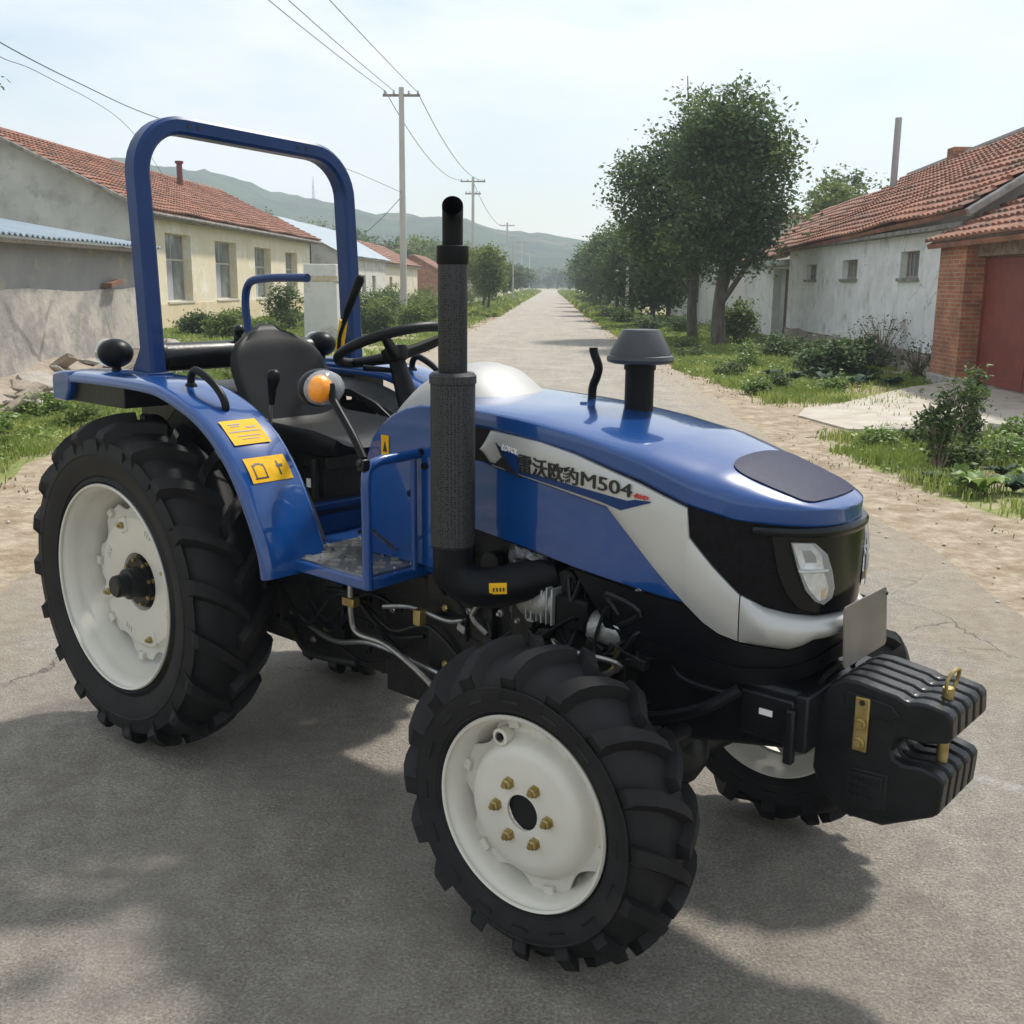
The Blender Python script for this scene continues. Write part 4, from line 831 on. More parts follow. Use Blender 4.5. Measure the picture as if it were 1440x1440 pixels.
def road_mat():
    m, nt, b = newmat('worn_concrete_road'); L = nt.links
    setin(b, 'Roughness', .88); setin(b, 'Specular IOR Level', .25)
    tc = N(nt, 'ShaderNodeTexCoord')
    def noise(sc, det=6, rough=.6, vec=None):
        n = N(nt, 'ShaderNodeTexNoise'); n.inputs['Scale'].default_value = sc; n.inputs['Detail'].default_value = det; n.inputs['Roughness'].default_value = rough; L.new(vec or tc.outputs['Object'], n.inputs['Vector']); return n.outputs['Fac']
    def ramp(f, p0, p1, c0, c1):
        r = N(nt, 'ShaderNodeValToRGB'); r.color_ramp.elements[0].position = p0; r.color_ramp.elements[1].position = p1; r.color_ramp.elements[0].color = (*c0, 1); r.color_ramp.elements[1].color = (*c1, 1); L.new(f, r.inputs[0]); return r.outputs[0]
    def mix(f, a, c, t='MIX', fac=None):
        x = N(nt, 'ShaderNodeMixRGB', blend_type=t)
        if fac is not None: x.inputs[0].default_value = fac
        else: L.new(f, x.inputs[0])
        L.new(a, x.inputs[1])
        if isinstance(c, tuple): x.inputs[2].default_value = (*c, 1)
        else: L.new(c, x.inputs[2])
        return x.outputs[0]
    base = ramp(noise(1.1, 9, .72), .32, .68, (.32, .292, .252), (.475, .44, .388))
    grit = ramp(noise(110, 3, .8), .36, .64, (.5, .5, .5), (1.35, 1.34, 1.32)); c = mix(None, base, grit, 'MULTIPLY', .8); med = ramp(noise(9, 9, .8), .36, .64, (.74, .73, .71), (1.16, 1.15, 1.14)); c = mix(None, c, med, 'MULTIPLY', .9)
    ag = N(nt, 'ShaderNodeTexVoronoi'); ag.inputs['Scale'].default_value = 75; L.new(tc.outputs['Object'], ag.inputs['Vector']); agr = ramp(ag.outputs['Distance'], .08, .5, (1.35, 1.33, 1.28), (.82, .82, .82)); c = mix(None, c, agr, 'MULTIPLY', .55)
    st = ramp(noise(2.6, 9, .8), .52, .66, (0, 0, 0), (.7, .7, .7)); c = mix(st, c, (.25, .222, .188))
    mp = N(nt, 'ShaderNodeMapping'); mp.inputs['Scale'].default_value = (2.2, .10, 1); L.new(tc.outputs['Object'], mp.inputs[0])
    tr = ramp(noise(1.0, 5, .6, mp.outputs[0]), .5, .75, (0, 0, 0), (.45, .45, .45)); c = mix(tr, c, (.44, .40, .345))
    sx = N(nt, 'ShaderNodeSeparateXYZ'); L.new(tc.outputs['Object'], sx.inputs[0])
    def math_(op, a, v=None):
        q = N(nt, 'ShaderNodeMath', operation=op); L.new(a, q.inputs[0])
        if v is not None:
            if isinstance(v, (int, float)): q.inputs[1].default_value = v
            else: L.new(v, q.inputs[1])
        return q.outputs[0]
    ed_ = math_('MULTIPLY', math_('SUBTRACT', math_('ABSOLUTE', math_('ADD', sx.outputs[0], .25)), 1.75), .95)
    ed2 = math_('ADD', ed_, math_('MULTIPLY', math_('SUBTRACT', noise(1.4, 9, .75), .5), 2.6))
    c = mix(ramp(ed2, .25, .75, (0, 0, 0), (.75, .75, .75)), c, ramp(noise(9, 8, .7), .3, .7, (.30, .245, .18), (.43, .365, .285)))
    sx2 = sx.outputs[0]; sy2 = sx.outputs[1]
    dist = math_('ABSOLUTE', math_('ADD', math_('MULTIPLY', math_('ADD', sx2, -1.44), .61), math_('MULTIPLY', math_('ADD', sy2, -3.62), .79)))
    on_ = math_('MULTIPLY', math_('LESS_THAN', dist, .035), math_('MULTIPLY', math_('GREATER_THAN', sx2, 1.30), math_('LESS_THAN', sx2, 2.3)))
    on_ = math_('MULTIPLY', on_, ramp(noise(22, 8, .85), .44, .60, (0, 0, 0), (.6, .6, .6)))
    c = mix(on_, c, (.62, .61, .58))
    # cracks
    nz = N(nt, 'ShaderNodeTexNoise'); nz.inputs['Scale'].default_value = 1.6; nz.inputs['Detail'].default_value = 6; L.new(tc.outputs['Object'], nz.inputs['Vector'])
    ad = N(nt, 'ShaderNodeMixRGB', blend_type='ADD'); ad.inputs[0].default_value = .9; L.new(tc.outputs['Object'], ad.inputs[1]); L.new(nz.outputs['Color'], ad.inputs[2])
    vo = N(nt, 'ShaderNodeTexVoronoi', feature='DISTANCE_TO_EDGE'); vo.inputs['Scale'].default_value = .75; L.new(ad.outputs[0], vo.inputs['Vector'])
    ck = ramp(vo.outputs['Distance'], .001, .006, (1, 1, 1), (0, 0, 0)); gate = ramp(noise(.6, 5), .50, .60, (0, 0, 0), (.65, .65, .65))
    ckm = mix(None, ck, gate, 'MULTIPLY', 1); c = mix(ckm, c, (.07, .06, .05))
    L.new(c, b.inputs['Base Color'])
    h = mix(None, ramp(noise(55, 8, .75), .2, .8, (0, 0, 0), (1, 1, 1)), ckm, 'SUBTRACT', 1); h2 = mix(None, h, agr, 'MULTIPLY', .6)
    bp = N(nt, 'ShaderNodeBump'); bp.inputs['Strength'].default_value = 1; bp.inputs['Distance'].default_value = .016; L.new(h2, bp.inputs['Height']); L.new(bp.outputs[0], b.inputs['Normal'])
    return m
road = sheet('road', [[(lerp(ledge(y), redge(y), t), y, .0) for t in [i / 8 for i in range(9)]] for y in YS], road_mat())
# road climbs nothing: it ends in a white patch where another road crosses, far off
sheet('crossroad', [[(x, 326 + dy, .012) for x in (-60, -20, -3, 3, 20, 60)] for dy in (0, 6)], mat('pale_concrete', (.5, .49, .46), .9))
# concrete apron before the red gate
conc = mat('apron_concrete', (.36, .32, .265), .9, 0, (.45, .41, .35), 2.5, 8, bump=.5, bscale=30, crack=.5, col3=(.27, .22, .17), scale3=1.7)
b = MB(); rnd = random.Random(3)
edge = [(3.6, 12.9), (4.4, 12.55), (5.2, 12.7), (6.0, 12.95), (6.7, 13.1), (8.6, 13.2), (8.6, 19.0), (7.0, 18.6), (5.9, 17.6), (5.0, 16.6), (4.2, 15.6), (3.6, 15.1), (3.3, 14.2)]
top = [(x, y, .02 + .12 * max(0, min(1, (x - 4) / 2.5))) for x, y in edge]
b.add(top + [(x, y, -.06) for x, y in edge[::1]], [tuple(range(13))] + [(i, 13 + i, 13 + (i + 1) % 13, (i + 1) % 13) for i in range(13)])
ap = b.build('apron', conc, None, smooth=20); tag(ap, None, None, kind='structure')

# ------------------------------------------------------------------ stones
stone_m = [mat('stone_a', (.30, .27, .23), .9, 0, (.40, .37, .32), 6, bump=.6, bscale=18, bdist=.02), mat('stone_b', (.36, .30, .24), .9, 0, (.27, .22, .17), 5, bump=.6, bscale=18, bdist=.02), mat('stone_c', (.22, .2, .18), .9, 0, (.34, .32, .29), 5, bump=.6, bscale=18, bdist=.02)]
def stone(name, loc, d, rot, m, seed, label, cat, group):
    r = random.Random(seed); bm = bmesh.new(); bmesh.ops.create_cube(bm, size=1)
    bmesh.ops.subdivide_edges(bm, edges=bm.edges, cuts=2, use_grid_fill=True)
    for v in bm.verts:
        n = mnoise.noise(v.co * 1.7 + Vector((seed * 3.1, 0, 0))); v.co *= (1 + .35 * n); l = v.co.length; v.co = v.co.lerp(v.co.normalized() * .62, .35)
        v.co = Vector((v.co.x * d[0], v.co.y * d[1], v.co.z * d[2]))
    me = bpy.data.meshes.new(name); bm.to_mesh(me); bm.free(); me.materials.append(m)
    o = bpy.data.objects.new(name, me); COL.objects.link(o); o.location = loc; o.rotation_euler = rot
    return tag(o, label, cat, group)
r = random.Random(21)
protos = [stone('stone_slab', (0, 0, -5), (.62, .42, .085), (0, 0, 0), stone_m[k % 3], 40 + k, 'flat broken stone slab in the rubble heap along the grey plastered wall', 'stone', 'stone slabs heaped along the grey wall') for k in range(6)]
first = [True] * 6
for i in range(95):
    y = r.uniform(10.5, 22); x = -7.55 + r.random() ** 1.6 * 1.25 + (.0 if y < 16 else -.1)
    h = .04 + max(0, (-6.3 - x)) * .30 * r.random() + .02
    k = r.randrange(6)
    o = protos[k] if first[k] else protos[k].copy()
    if not first[k]: COL.objects.link(o)
    first[k] = False; s = r.uniform(.35, 1.0); o.location = (x, y, h); o.scale = (s, s * r.uniform(.7, 1.2), s * r.uniform(.8, 1.6)); o.rotation_euler = (r.gauss(0, .35), r.gauss(-.25, .35), r.uniform(0, 6.3))
# stone edging of the apron on the right
for i in range(17):
    t = i / 16; x = lerp(4.15, 7.3, t); y = lerp(12.55, 13.0, t) + r.uniform(-.15, .12)
    stone('edging_stone', (x, y, .03 + r.uniform(-.02, .05)), (r.uniform(.20, .38), r.uniform(.16, .26), r.uniform(.10, .17)), (r.gauss(0, .12), r.gauss(0, .12), r.uniform(0, 3)), stone_m[i % 3], 100 + i, 'rough grey stone in the low edging below the concrete apron', 'stone', 'edging stones of the apron')

# ------------------------------------------------------------------ walls and roofs
def tex_wall(name, c0, c1, c3, crack=0, scale=1.2, zb=None, c3r=(.52, .66), bump=.35):
    m = mat(name, c0, .92, 0, c1, scale, 9, bump=bump, bscale=9, col3=c3, scale3=1.3, c3=c3r, crack=crack, bdist=.03, spec=.2)
    return m
M['wallcream'] = tex_wall('cream_limewash', (.66, .58, .42), (.74, .68, .54), (.80, .78, .70), scale=.7)
M['wallcream2'] = tex_wall('cream_dado', (.60, .50, .33), (.66, .57, .40), (.72, .66, .52), scale=.9)
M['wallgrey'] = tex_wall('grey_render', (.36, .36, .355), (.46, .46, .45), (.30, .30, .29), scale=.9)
M['wallwhite'] = tex_wall('flaking_whitewash', (.60, .60, .60), (.74, .74, .74), (.44, .42, .38), crack=.9, scale=2.2, c3r=(.58, .70))
M['eavegrey'] = mat('weathered_eave', (.13, .12, .11), .9, 0, (.30, .28, .25), 5, bump=.5, bscale=15, bdist=.03)
M['frame'] = mat('painted_frame', (.55, .53, .47), .7, 0, (.42, .38, .30), 9)
M['framegrey'] = mat('weathered_wood', (.20, .17, .14), .85, 0, (.32, .28, .23), 14, stretch=(1, 1, .2), bump=.3)
M['glass'] = mat('dusty_glass', (.10, .12, .13), .12, 0, (.20, .22, .22), 2.2, spec=.8)
M['curtain'] = mat('pale_curtain', (.42, .43, .44), .9, 0, (.25, .26, .28), 14, stretch=(4, 4, .1))
M['door'] = mat('red_oxide_gate', (.16, .028, .018), .6, 0, (.21, .042, .026), 3, 8, col3=(.10, .035, .025), scale3=4, c3=(.55, .8), bump=.12, bscale=12)
M['doordark'] = mat('dark_wood_door', (.05, .018, .014), .7, 0, (.09, .035, .028), 6)
M['mound'] = mat('rubble_earth', (.25, .20, .15), .95, 0, (.36, .31, .25), 4, bump=.8, bscale=12, bdist=.05)
def brick_mat(name, c0, c1, mo, sc=6.5):
    m, nt, b = newmat(name); L = nt.links; setin(b, 'Roughness', .9)
    tc = N(nt, 'ShaderNodeTexCoord'); mp = N(nt, 'ShaderNodeMapping'); L.new(tc.outputs['Object'], mp.inputs[0])
    sx = N(nt, 'ShaderNodeSeparateXYZ'); L.new(mp.outputs[0], sx.inputs[0]); ad = N(nt, 'ShaderNodeMath', operation='ADD'); L.new(sx.outputs[0], ad.inputs[0]); L.new(sx.outputs[1], ad.inputs[1])
    cb = N(nt, 'ShaderNodeCombineXYZ'); L.new(ad.outputs[0], cb.inputs[0]); L.new(sx.outputs[2], cb.inputs[1])
    br = N(nt, 'ShaderNodeTexBrick'); br.inputs['Scale'].default_value = 1; br.inputs['Brick Width'].default_value = .25; br.inputs['Row Height'].default_value = .072; br.inputs['Mortar Size'].default_value = .009; br.inputs['Bias'].default_value = 0
    br.inputs['Color1'].default_value = (*c0, 1); br.inputs['Color2'].default_value = (*c1, 1); br.inputs['Mortar'].default_value = (*mo, 1); L.new(cb.outputs[0], br.inputs['Vector'])
    n = N(nt, 'ShaderNodeTexNoise'); n.inputs['Scale'].default_value = 3; n.inputs['Detail'].default_value = 8; L.new(tc.outputs['Object'], n.inputs['Vector'])
    r = N(nt, 'ShaderNodeValToRGB'); r.color_ramp.elements[0].position = .3; r.color_ramp.elements[1].position = .7; r.color_ramp.elements[0].color = (.6, .6, .6, 1); r.color_ramp.elements[1].color = (1.25, 1.2, 1.15, 1); L.new(n.outputs['Fac'], r.inputs[0])
    mx = N(nt, 'ShaderNodeMixRGB', blend_type='MULTIPLY'); mx.inputs[0].default_value = 1; L.new(br.outputs['Color'], mx.inputs[1]); L.new(r.outputs[0], mx.inputs[2]); L.new(mx.outputs[0], b.inputs['Base Color'])
    bp = N(nt, 'ShaderNodeBump'); bp.inputs['Strength'].default_value = .5; bp.inputs['Distance'].default_value = .02; bp.invert = True; L.new(br.outputs['Fac'], bp.inputs['Height']); L.new(bp.outputs[0], b.inputs['Normal'])
    return m
M['brick'] = brick_mat('red_brick', (.40, .16, .08), (.30, .11, .055), (.33, .25, .19))
M['stonework'] = mat('rubble_stone_plinth', (.26, .20, .17), .95, 0, (.36, .32, .29), 4, 6, bump=1, bscale=7, bdist=.06, crack=4, crackcol=(.12, .09, .07))
tile_m = mat('clay_tile', (.24, .095, .06), .88, 0, (.35, .175, .12), 3.5, 8, col3=(.13, .09, .07), scale3=1.6, c3=(.44, .66), bump=.4, bscale=22, bdist=.02, spec=.25)
tile_m2 = mat('clay_tile_faded', (.26, .12, .08), .9, 0, (.36, .20, .145), 2.2, 8, col3=(.15, .105, .085), scale3=1.1, c3=(.44, .66), bump=.4, bscale=20, bdist=.02, spec=.25)
def tiled_slope(name, A, B, Ct, Dt, m, parent, step=.30, course=.33, wob=.012, seed=1, thick=.09):
    """A-B eave, D-C ridge (D above A). real wavy pantile relief in overlapping courses"""
    A, B, Ct, Dt = map(Vector, (A, B, Ct, Dt)); r = random.Random(seed)
    Lu = (B - A).length; Lv = (Dt - A).length; nu = max(2, int(Lu / step) * 4); nv = max(2, int(Lv / course))
    nrm_ = (B - A).cross(Dt - A).normalized(); 
    if nrm_.z < 0: nrm_ = -nrm_
    mbx = MB()
    for j in range(nv):
        rows = []
        dz = r.uniform(-.006, .006)
        for e, lift in ((0, .075), (.0, .105), (1.06, .050)):
            v = min(1, (j + e) / nv); row = []
            for i in range(nu + 1):
                u = i / nu; p = A.lerp(B, u).lerp(Dt.lerp(Ct, u), v)
                wv = abs(math.sin(u * nu / 4 * PI)) * .045
                sag = .05 * mnoise.noise(Vector((u * Lu * .35, v * Lv * .35, seed))) + wob * mnoise.noise(Vector((u * Lu * 3, (j + .5) * 2.1, seed)))
                row.append(p + nrm_ * (lift + wv * (0 if (lift == .075) else 1) + sag + dz))
            rows.append(row)
        mbx.grid(rows)
    q = [A, B, Ct, Dt]; mbx.add([p + nrm_ * .03 for p in q] + [p - nrm_ * thick * .6 for p in q], [(0, 1, 2, 3), (7, 6, 5, 4), (0, 4, 5, 1), (1, 5, 6, 2), (2, 6, 7, 3), (3, 7, 4, 0)])
    return mbx.build(name, m, parent, smooth=40, weld=False)
def wall_holes(mbx, axis_x, x, thick, y0, y1, z0, z1f, holes, mi=0):
    """wall in the plane x=const between y0..y1, height z1f(y); holes: (ya, yb, za, zb) sorted. thickness goes away from the road"""
    ysb = sorted(set([y0, y1] + [h[0] for h in holes] + [h[1] for h in holes]))
    for a, c in zip(ysb, ysb[1:]):
        hs = [h for h in holes if h[0] <= a + 1e-6 and h[1] >= c - 1e-6]
        segs = []
        if hs: segs = [(z0, hs[0][2]), (hs[0][3], None)]
        else: segs = [(z0, None)]
        for za, zb in segs:
            ta, tc_ = (z1f(a), z1f(c)) if zb is None else (zb, zb)
            vs = [(x, a, za), (x, c, za), (x, c, tc_), (x, a, ta), (x + thick, a, za), (x + thick, c, za), (x + thick, c, tc_), (x + thick, a, ta)]
            mbx.add(vs, [(0, 1, 2, 3), (7, 6, 5, 4), (0, 4, 5, 1), (1, 5, 6, 2), (2, 6, 7, 3), (3, 7, 4, 0)], mi)
    return mbx
def window(parent, x, out, ya, yb, za, zb, depth, bars=2, transom=.62, curtain=True, fm='frame', label=None):
    """out=+1 if the road side is +x"""
    s = -out; b = MB(); fx = x + s * depth; t = .05
    b.box2((fx, ya, za), (fx + s * .05, ya + t, zb)); b.box2((fx, yb - t, za), (fx + s * .05, yb, zb)); b.box2((fx, ya + t, za), (fx + s * .05, yb - t, za + t)); b.box2((fx, ya + t, zb - t), (fx + s * .05, yb - t, zb))
    zt = lerp(za, zb, transom)
    if transom < 1: b.box2((fx - s * .003, ya + t, zt - .03), (fx + s * .045, yb - t, zt + .03))
    for k in range(1, bars): 
        y = lerp(ya, yb, k / bars); b.box2((fx + s * .003, y - .022, za + t), (fx + s * .04, y + .022, zb - t))
    w_ = b.build('window', M[fm], parent, smooth=0, weld=False)
    g = MB(); g.box2((fx + s * .02, ya + t, za + t), (fx + s * .03, yb - t, zb - t)); g.build('pane', M['glass'], w_, smooth=0)
    if curtain:
        c = MB(); rows = []
        for z in (za + t, zt):
            row = []
            for k in range(41):
                u = k / 40; row.append((fx + s * (.012 - .006 + .0) + s * .006 * math.sin(u * 60), lerp(ya + t, yb - t, u), z))
            rows.append(row)
        rows = [[(px_ + s * .035 * 0, py_, pz_) for px_, py_, pz_ in r_] for r_ in rows]
        c.grid([r_[:22] for r_ in rows]); c.v = [(a + s * .0 - s * .004, bb, cc) for a, bb, cc in c.v]; c.build('curtain', M['curtain'], w_, smooth=50, weld=False)
    sl_ = MB(); sl_.box2((x + s * depth, ya - .06, za - .07), (x - s * .06, yb + .06, za - .002)); sl_.build('sill', M['frame'] if fm == 'frame' else M['eavegrey'], w_, smooth=0)
    return w_
# --- cream house on the left
H = thing('house', (-13.4, 48, 0), 'long cream house with red tiled roof and four tall windows on the left', 'house')
class PB(MB):
    pass
def child(b, name, m, parent, **kw):
    loc = parent.location; b.v = [(x - loc.x, y - loc.y, z - loc.z) for x, y, z in b.v]; return b.build(name, m, parent, **kw)
def shift(parent, y0=None):
    pass
hx = -13.4
wins = [(37.6, 40.3, .93, 3.30), (43.2, 46.15, .93, 3.24), (49.0, 51.8, .9, 3.18), (54.7, 57.2, .9, 3.12)]
def zcap(y): return 4.02
b = MB(); wall_holes(b, True, hx, -.5, 35.5, 60.6, .86, zcap, wins); wl = b.build('wall', M['wallcream'], H, smooth=0, weld=False)
b = MB(); b.box2((hx + .03, 35.45, -.1), (hx - .53, 60.65, .858)); b.build('dado', M['wallcream2'], H, smooth=0)
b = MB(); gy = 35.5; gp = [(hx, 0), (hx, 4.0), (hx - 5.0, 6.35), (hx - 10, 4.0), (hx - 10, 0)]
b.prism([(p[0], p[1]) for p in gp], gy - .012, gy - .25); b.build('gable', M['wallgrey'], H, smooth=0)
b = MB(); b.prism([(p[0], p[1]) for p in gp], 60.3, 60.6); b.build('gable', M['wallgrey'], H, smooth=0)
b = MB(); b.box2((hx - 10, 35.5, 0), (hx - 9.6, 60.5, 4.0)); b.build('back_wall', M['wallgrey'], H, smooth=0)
roofF = tiled_slope('roof', (hx + .45, 34.9, 4.05 - .18), (hx + .45, 61.2, 4.05 - .18), (hx - 5.0, 60.9, 6.45), (hx - 5.0, 34.9, 6.45), tile_m, H, seed=4)
tiled_slope('roof', (hx - 10.4, 34.9, 3.9), (hx - 10.4, 61.2, 3.9), (hx - 5.0, 60.9, 6.45), (hx - 5.0, 34.9, 6.45), tile_m, H, seed=5, course=.6)
b = MB(); b.box2((hx + .40, 35.0, 3.70), (hx - .02, 61.1, 3.83)); b.tube([(hx + .44, 34.9, 3.80), (hx + .44, 61.2, 3.80)], .07, 8); b.build('eave', M['eavegrey'], H, smooth=30, bevel=.01)
b = MB(); b.tube([(hx + .5, 34.86, 3.86), (hx - 2.3, 34.86, 5.18), (hx - 5.0, 34.86, 6.44)], 0, rect=(.12, .26), up=(0, 1, 0)); b.tube([(hx - 5.0, 34.86, 6.44), (hx - 10.4, 34.86, 3.9)], 0, rect=(.12, .26), up=(0, 1, 0)); b.build('verge', M['eavegrey'], H)
b = MB(); b.tube([(hx - 5, 34.9, 6.52), (hx - 5, 48, 6.47), (hx - 5, 61.0, 6.52)], .10, 8); b.build('ridge', tile_m, H)
b = MB(); b.lathe([(.001, 5.9), (.13, 5.9), (.13, 6.85), (.19, 6.87), (.19, 6.97), (.001, 6.98)], (-17.0, 50.1, 0), 'z', 14); b.build('chimney', mat('red_pipe', (.13, .03, .025), .7), H, smooth=30)
for i, q in enumerate(wins):
    window(H, hx, 1, *q, .30)
for o in list(H.children): o.matrix_parent_inverse = Matrix.Translation(-Vector(H.location))
def settle(root):
    """children were written in world coordinates: keep them there under the moved root"""
    for o in root.children:
        o.matrix_parent_inverse = Matrix.Translation(-Vector(root.location))
settle(H)
# --- grey plastered shed and wall in front of it, metal roof
S = thing('shed', (-8.0, 16, 0), 'low grey plastered shed with a corrugated metal roof at the left edge', 'shed')
M['shedwall'] = tex_wall('patchy_plaster', (.40, .37, .33), (.50, .46, .405), (.30, .285, .265), scale=.8, c3r=(.47, .60), crack=.35, bump=.6)
M['shedtop'] = tex_wall('grey_cement', (.27, .27, .265), (.34, .335, .325), (.42, .37, .27), scale=1.2, c3r=(.6, .66), bump=.6)
b = MB(); rows = []
for j in range(9):
    z = lerp(-.05, 1.52, j / 8); rows.append([(-7.93 + .03 * noise2(y, z, 1.1, 3) + .012 * noise2(y, z, 5, 4), y, z + (.05 * noise2(y, 9, .9, 5) if j == 8 else 0)) for y in [8 + .3 * k for k in range(44)]])
b.grid(rows); back = [[(-8.2, p[1], p[2]) for p in r_] for r_ in rows]; b.grid(back); b.grid([rows[-1], back[-1]]); b.grid([[r_[-1] for r_ in rows], [r_[-1] for r_ in back]]); b.build('wall', M['shedwall'], S, smooth=50)
b = MB(); rows = [[(-7.985 + .02 * noise2(y, z, 1.5, 6), y, z) for y in [8 + .3 * k for k in range(44)]] for z in (1.42, 1.7, 2.0, 2.25)]
b.grid(rows); back = [[(-8.2, p[1], p[2]) for p in r_] for r_ in rows]; b.grid(back); b.grid([[r_[-1] for r_ in rows], [r_[-1] for r_ in back]]); b.grid([rows[-1], back[-1]]); b.build('upper_wall', M['shedtop'], S, smooth=50)
b = MB(); b.box2((-8.2, 20.8, 0), (-13, 20.6, 2.3)); b.build('end_wall', M['wallgrey'], S, smooth=0)
def corrugated(name, x0, x1, z0, z1, y0, y1, m, parent, pitch=.17):
    b = MB(); n = int((y1 - y0) / pitch * 6); rows = []
    for j in range(5):
        u = j / 4; rows.append([(lerp(x0, x1, u) + .03 * noise2(y0 + (y1 - y0) * i / n, 0, 2.2, 3) * (1 - u), lerp(y0, y1, i / n), lerp(z0, z1, u) + .022 * math.sin(2 * PI * i / 6) + .03 * noise2(lerp(y0, y1, i / n), u, .7, 8)) for i in range(n + 1)])
    b.grid(rows); lo = [[(x, y, z - .015) for x, y, z in r_] for r_ in rows]; b.grid(lo); b.grid([rows[0], lo[0]]); b.grid([[r_[0] for r_ in rows], [r_[0] for r_ in lo]]); b.grid([[r_[-1] for r_ in rows], [r_[-1] for r_ in lo]])
    return b.build(name, m, parent, smooth=60, weld=False)
M['tin'] = mat('blue_grey_tin', (.17, .23, .29), .6, .1, (.26, .31, .35), 2.5, 7, col3=(.20, .22, .24), scale3=3, c3=(.55, .75), stretch=(.35, 3, 1))
corrugated('roof', -7.62, -12.6, 2.30, 3.12, 7.5, 21.2, M['tin'], S)
b = MB(); b.box2((-7.70, 7.6, 2.19), (-7.85, 21.1, 2.25)); b.build('roof_batten', M['framegrey'], S, smooth=0)
b = MB(); b.box((-7.86, 19.3, 1.62), (.16, .55, .07), Matrix.Rotation(.12, 3, 'X')); b.build('broken_tile', tile_m, S)
settle(S)
b = MB(); rows = []
for y in [9 + .4 * k for k in range(34)]:
    rows.append([(-7.95 + 1.5 * u, y, max(-.03, .34 * (1 - u) ** 1.4 * (1 + .6 * noise2(y, u, .8, 7)) - .02)) for u in [i / 8 for i in range(9)]])
b.grid(rows); md = b.build('rubble_bank', M['mound'], None, smooth=60); tag(md, None, None, kind='structure')
# --- white plastered gate post beyond the seat
b = MB(); P0 = Vector((-6.67, 31.6, 0))
G = thing('gate_post', P0, 'pale plastered block pillar standing in weeds beyond the roll bar', 'pillar')
b = MB(); b.box((0, 0, 1.08), (1.0, .8, 2.2), taper=(.94, .94)); b.build('pillar', tex_wall('pale_plaster', (.52, .52, .50), (.62, .62, .60), (.34, .32, .29), crack=1.5, scale=1.3), G, smooth=0, bevel=.03)
b = MB(); b.box((0, 0, 1.77), (1.02, .81, .16)); b.build('band', mat('ochre_band', (.36, .29, .18), .9, 0, (.52, .47, .37), 5), G, smooth=0, bevel=.01)
# --- houses further up the left side
def simple_house(loc, x, depth, y0, y1, ez, rz_, wm, rm, label, wins=(), name='house', metal=False, door=None, side=1, zw=(1.0, 2.1), ov=.35):
    h = thing(name, loc, label, 'house'); s = -side; holes = [(a, c, zw[0], zw[1]) for a, c in wins]
    b = MB(); wall_holes(b, True, x, s * .35, y0, y1, -.05, lambda y: ez, holes); b.build('wall', wm, h, smooth=0, weld=False)
    xb = x + s * depth; xm = x + s * depth / 2
    for yy in (y0 + .003, y1 - .25):
        b = MB(); b.prism([(x + s * .003, 0), (x + s * .003, ez - .003), (xm, rz_ - .06), (xb, ez), (xb, 0)], yy, yy + .24); b.build('gable', wm, h, smooth=0)
    b = MB(); b.box2((xb, y0 + .3, 0), (xb - s * .25, y1 - .3, ez)); b.build('back_wall', wm, h, smooth=0)
    e = ez - .12
    if metal:
        corrugated('roof', x - s * ov, xm, e, rz_, y0 - .3, y1 + .3, rm, h, .3); corrugated('roof', xb + s * ov, xm, e, rz_, y0 - .3, y1 + .3, rm, h, .3)
    else:
        tiled_slope('roof', (x - s * ov, y0 - .3, e), (x - s * ov, y1 + .3, e), (xm, y1 + .3, rz_), (xm, y0 - .3, rz_), rm, h, seed=int(abs(y0)), step=.36, course=.42)
        tiled_slope('roof', (xb + s * ov, y0 - .3, e), (xb + s * ov, y1 + .3, e), (xm, y1 + .3, rz_), (xm, y0 - .3, rz_), rm, h, seed=int(abs(y0)) + 1, step=.5, course=.8)
    b = MB(); b.box2((x - s * (ov - .04), y0 - .25, e - .14), (x + s * .0, y1 + .25, e - .04)); b.build('eave', M['eavegrey'], h, smooth=0)
    for a, c in wins: window(h, x, side, a, c, zw[0], zw[1], .16, bars=2, curtain=False, fm='framegrey')
    settle(h); return h
simple_house((-12.6, 70, 0), -12.2, 7, 62.5, 80, 3.35, 5.3, tex_wall('w2', (.50, .49, .46), (.60, .59, .56), (.38, .36, .33)), M['tin'], 'white walled house with blue-grey metal roof beyond the cream house', wins=[(66, 67.4), (70, 71.4), (74, 75.4)], metal=True)
simple_house((-12.6, 92, 0), -12.8, 7, 82, 104, 3.2, 5.0, tex_wall('w3', (.56, .50, .40), (.62, .57, .48), (.45, .40, .33)), tile_m2, 'farther cream house with faded red tile roof behind the concrete pole', wins=[(86, 87.4), (92, 93.4)])
simple_house((-10, 112, 0), -10.6, 6, 107, 119, 2.5, 4.3, M['brick'], tile_m2, 'small red brick house farthest along the left side', wins=[(111, 112.2)])
simple_house((-21, 150, 0), -17, 9, 140, 165, 4.0, 6.3, M['wallcream'], tile_m2, 'distant red roofed house above the left weeds', wins=[(150, 152)])
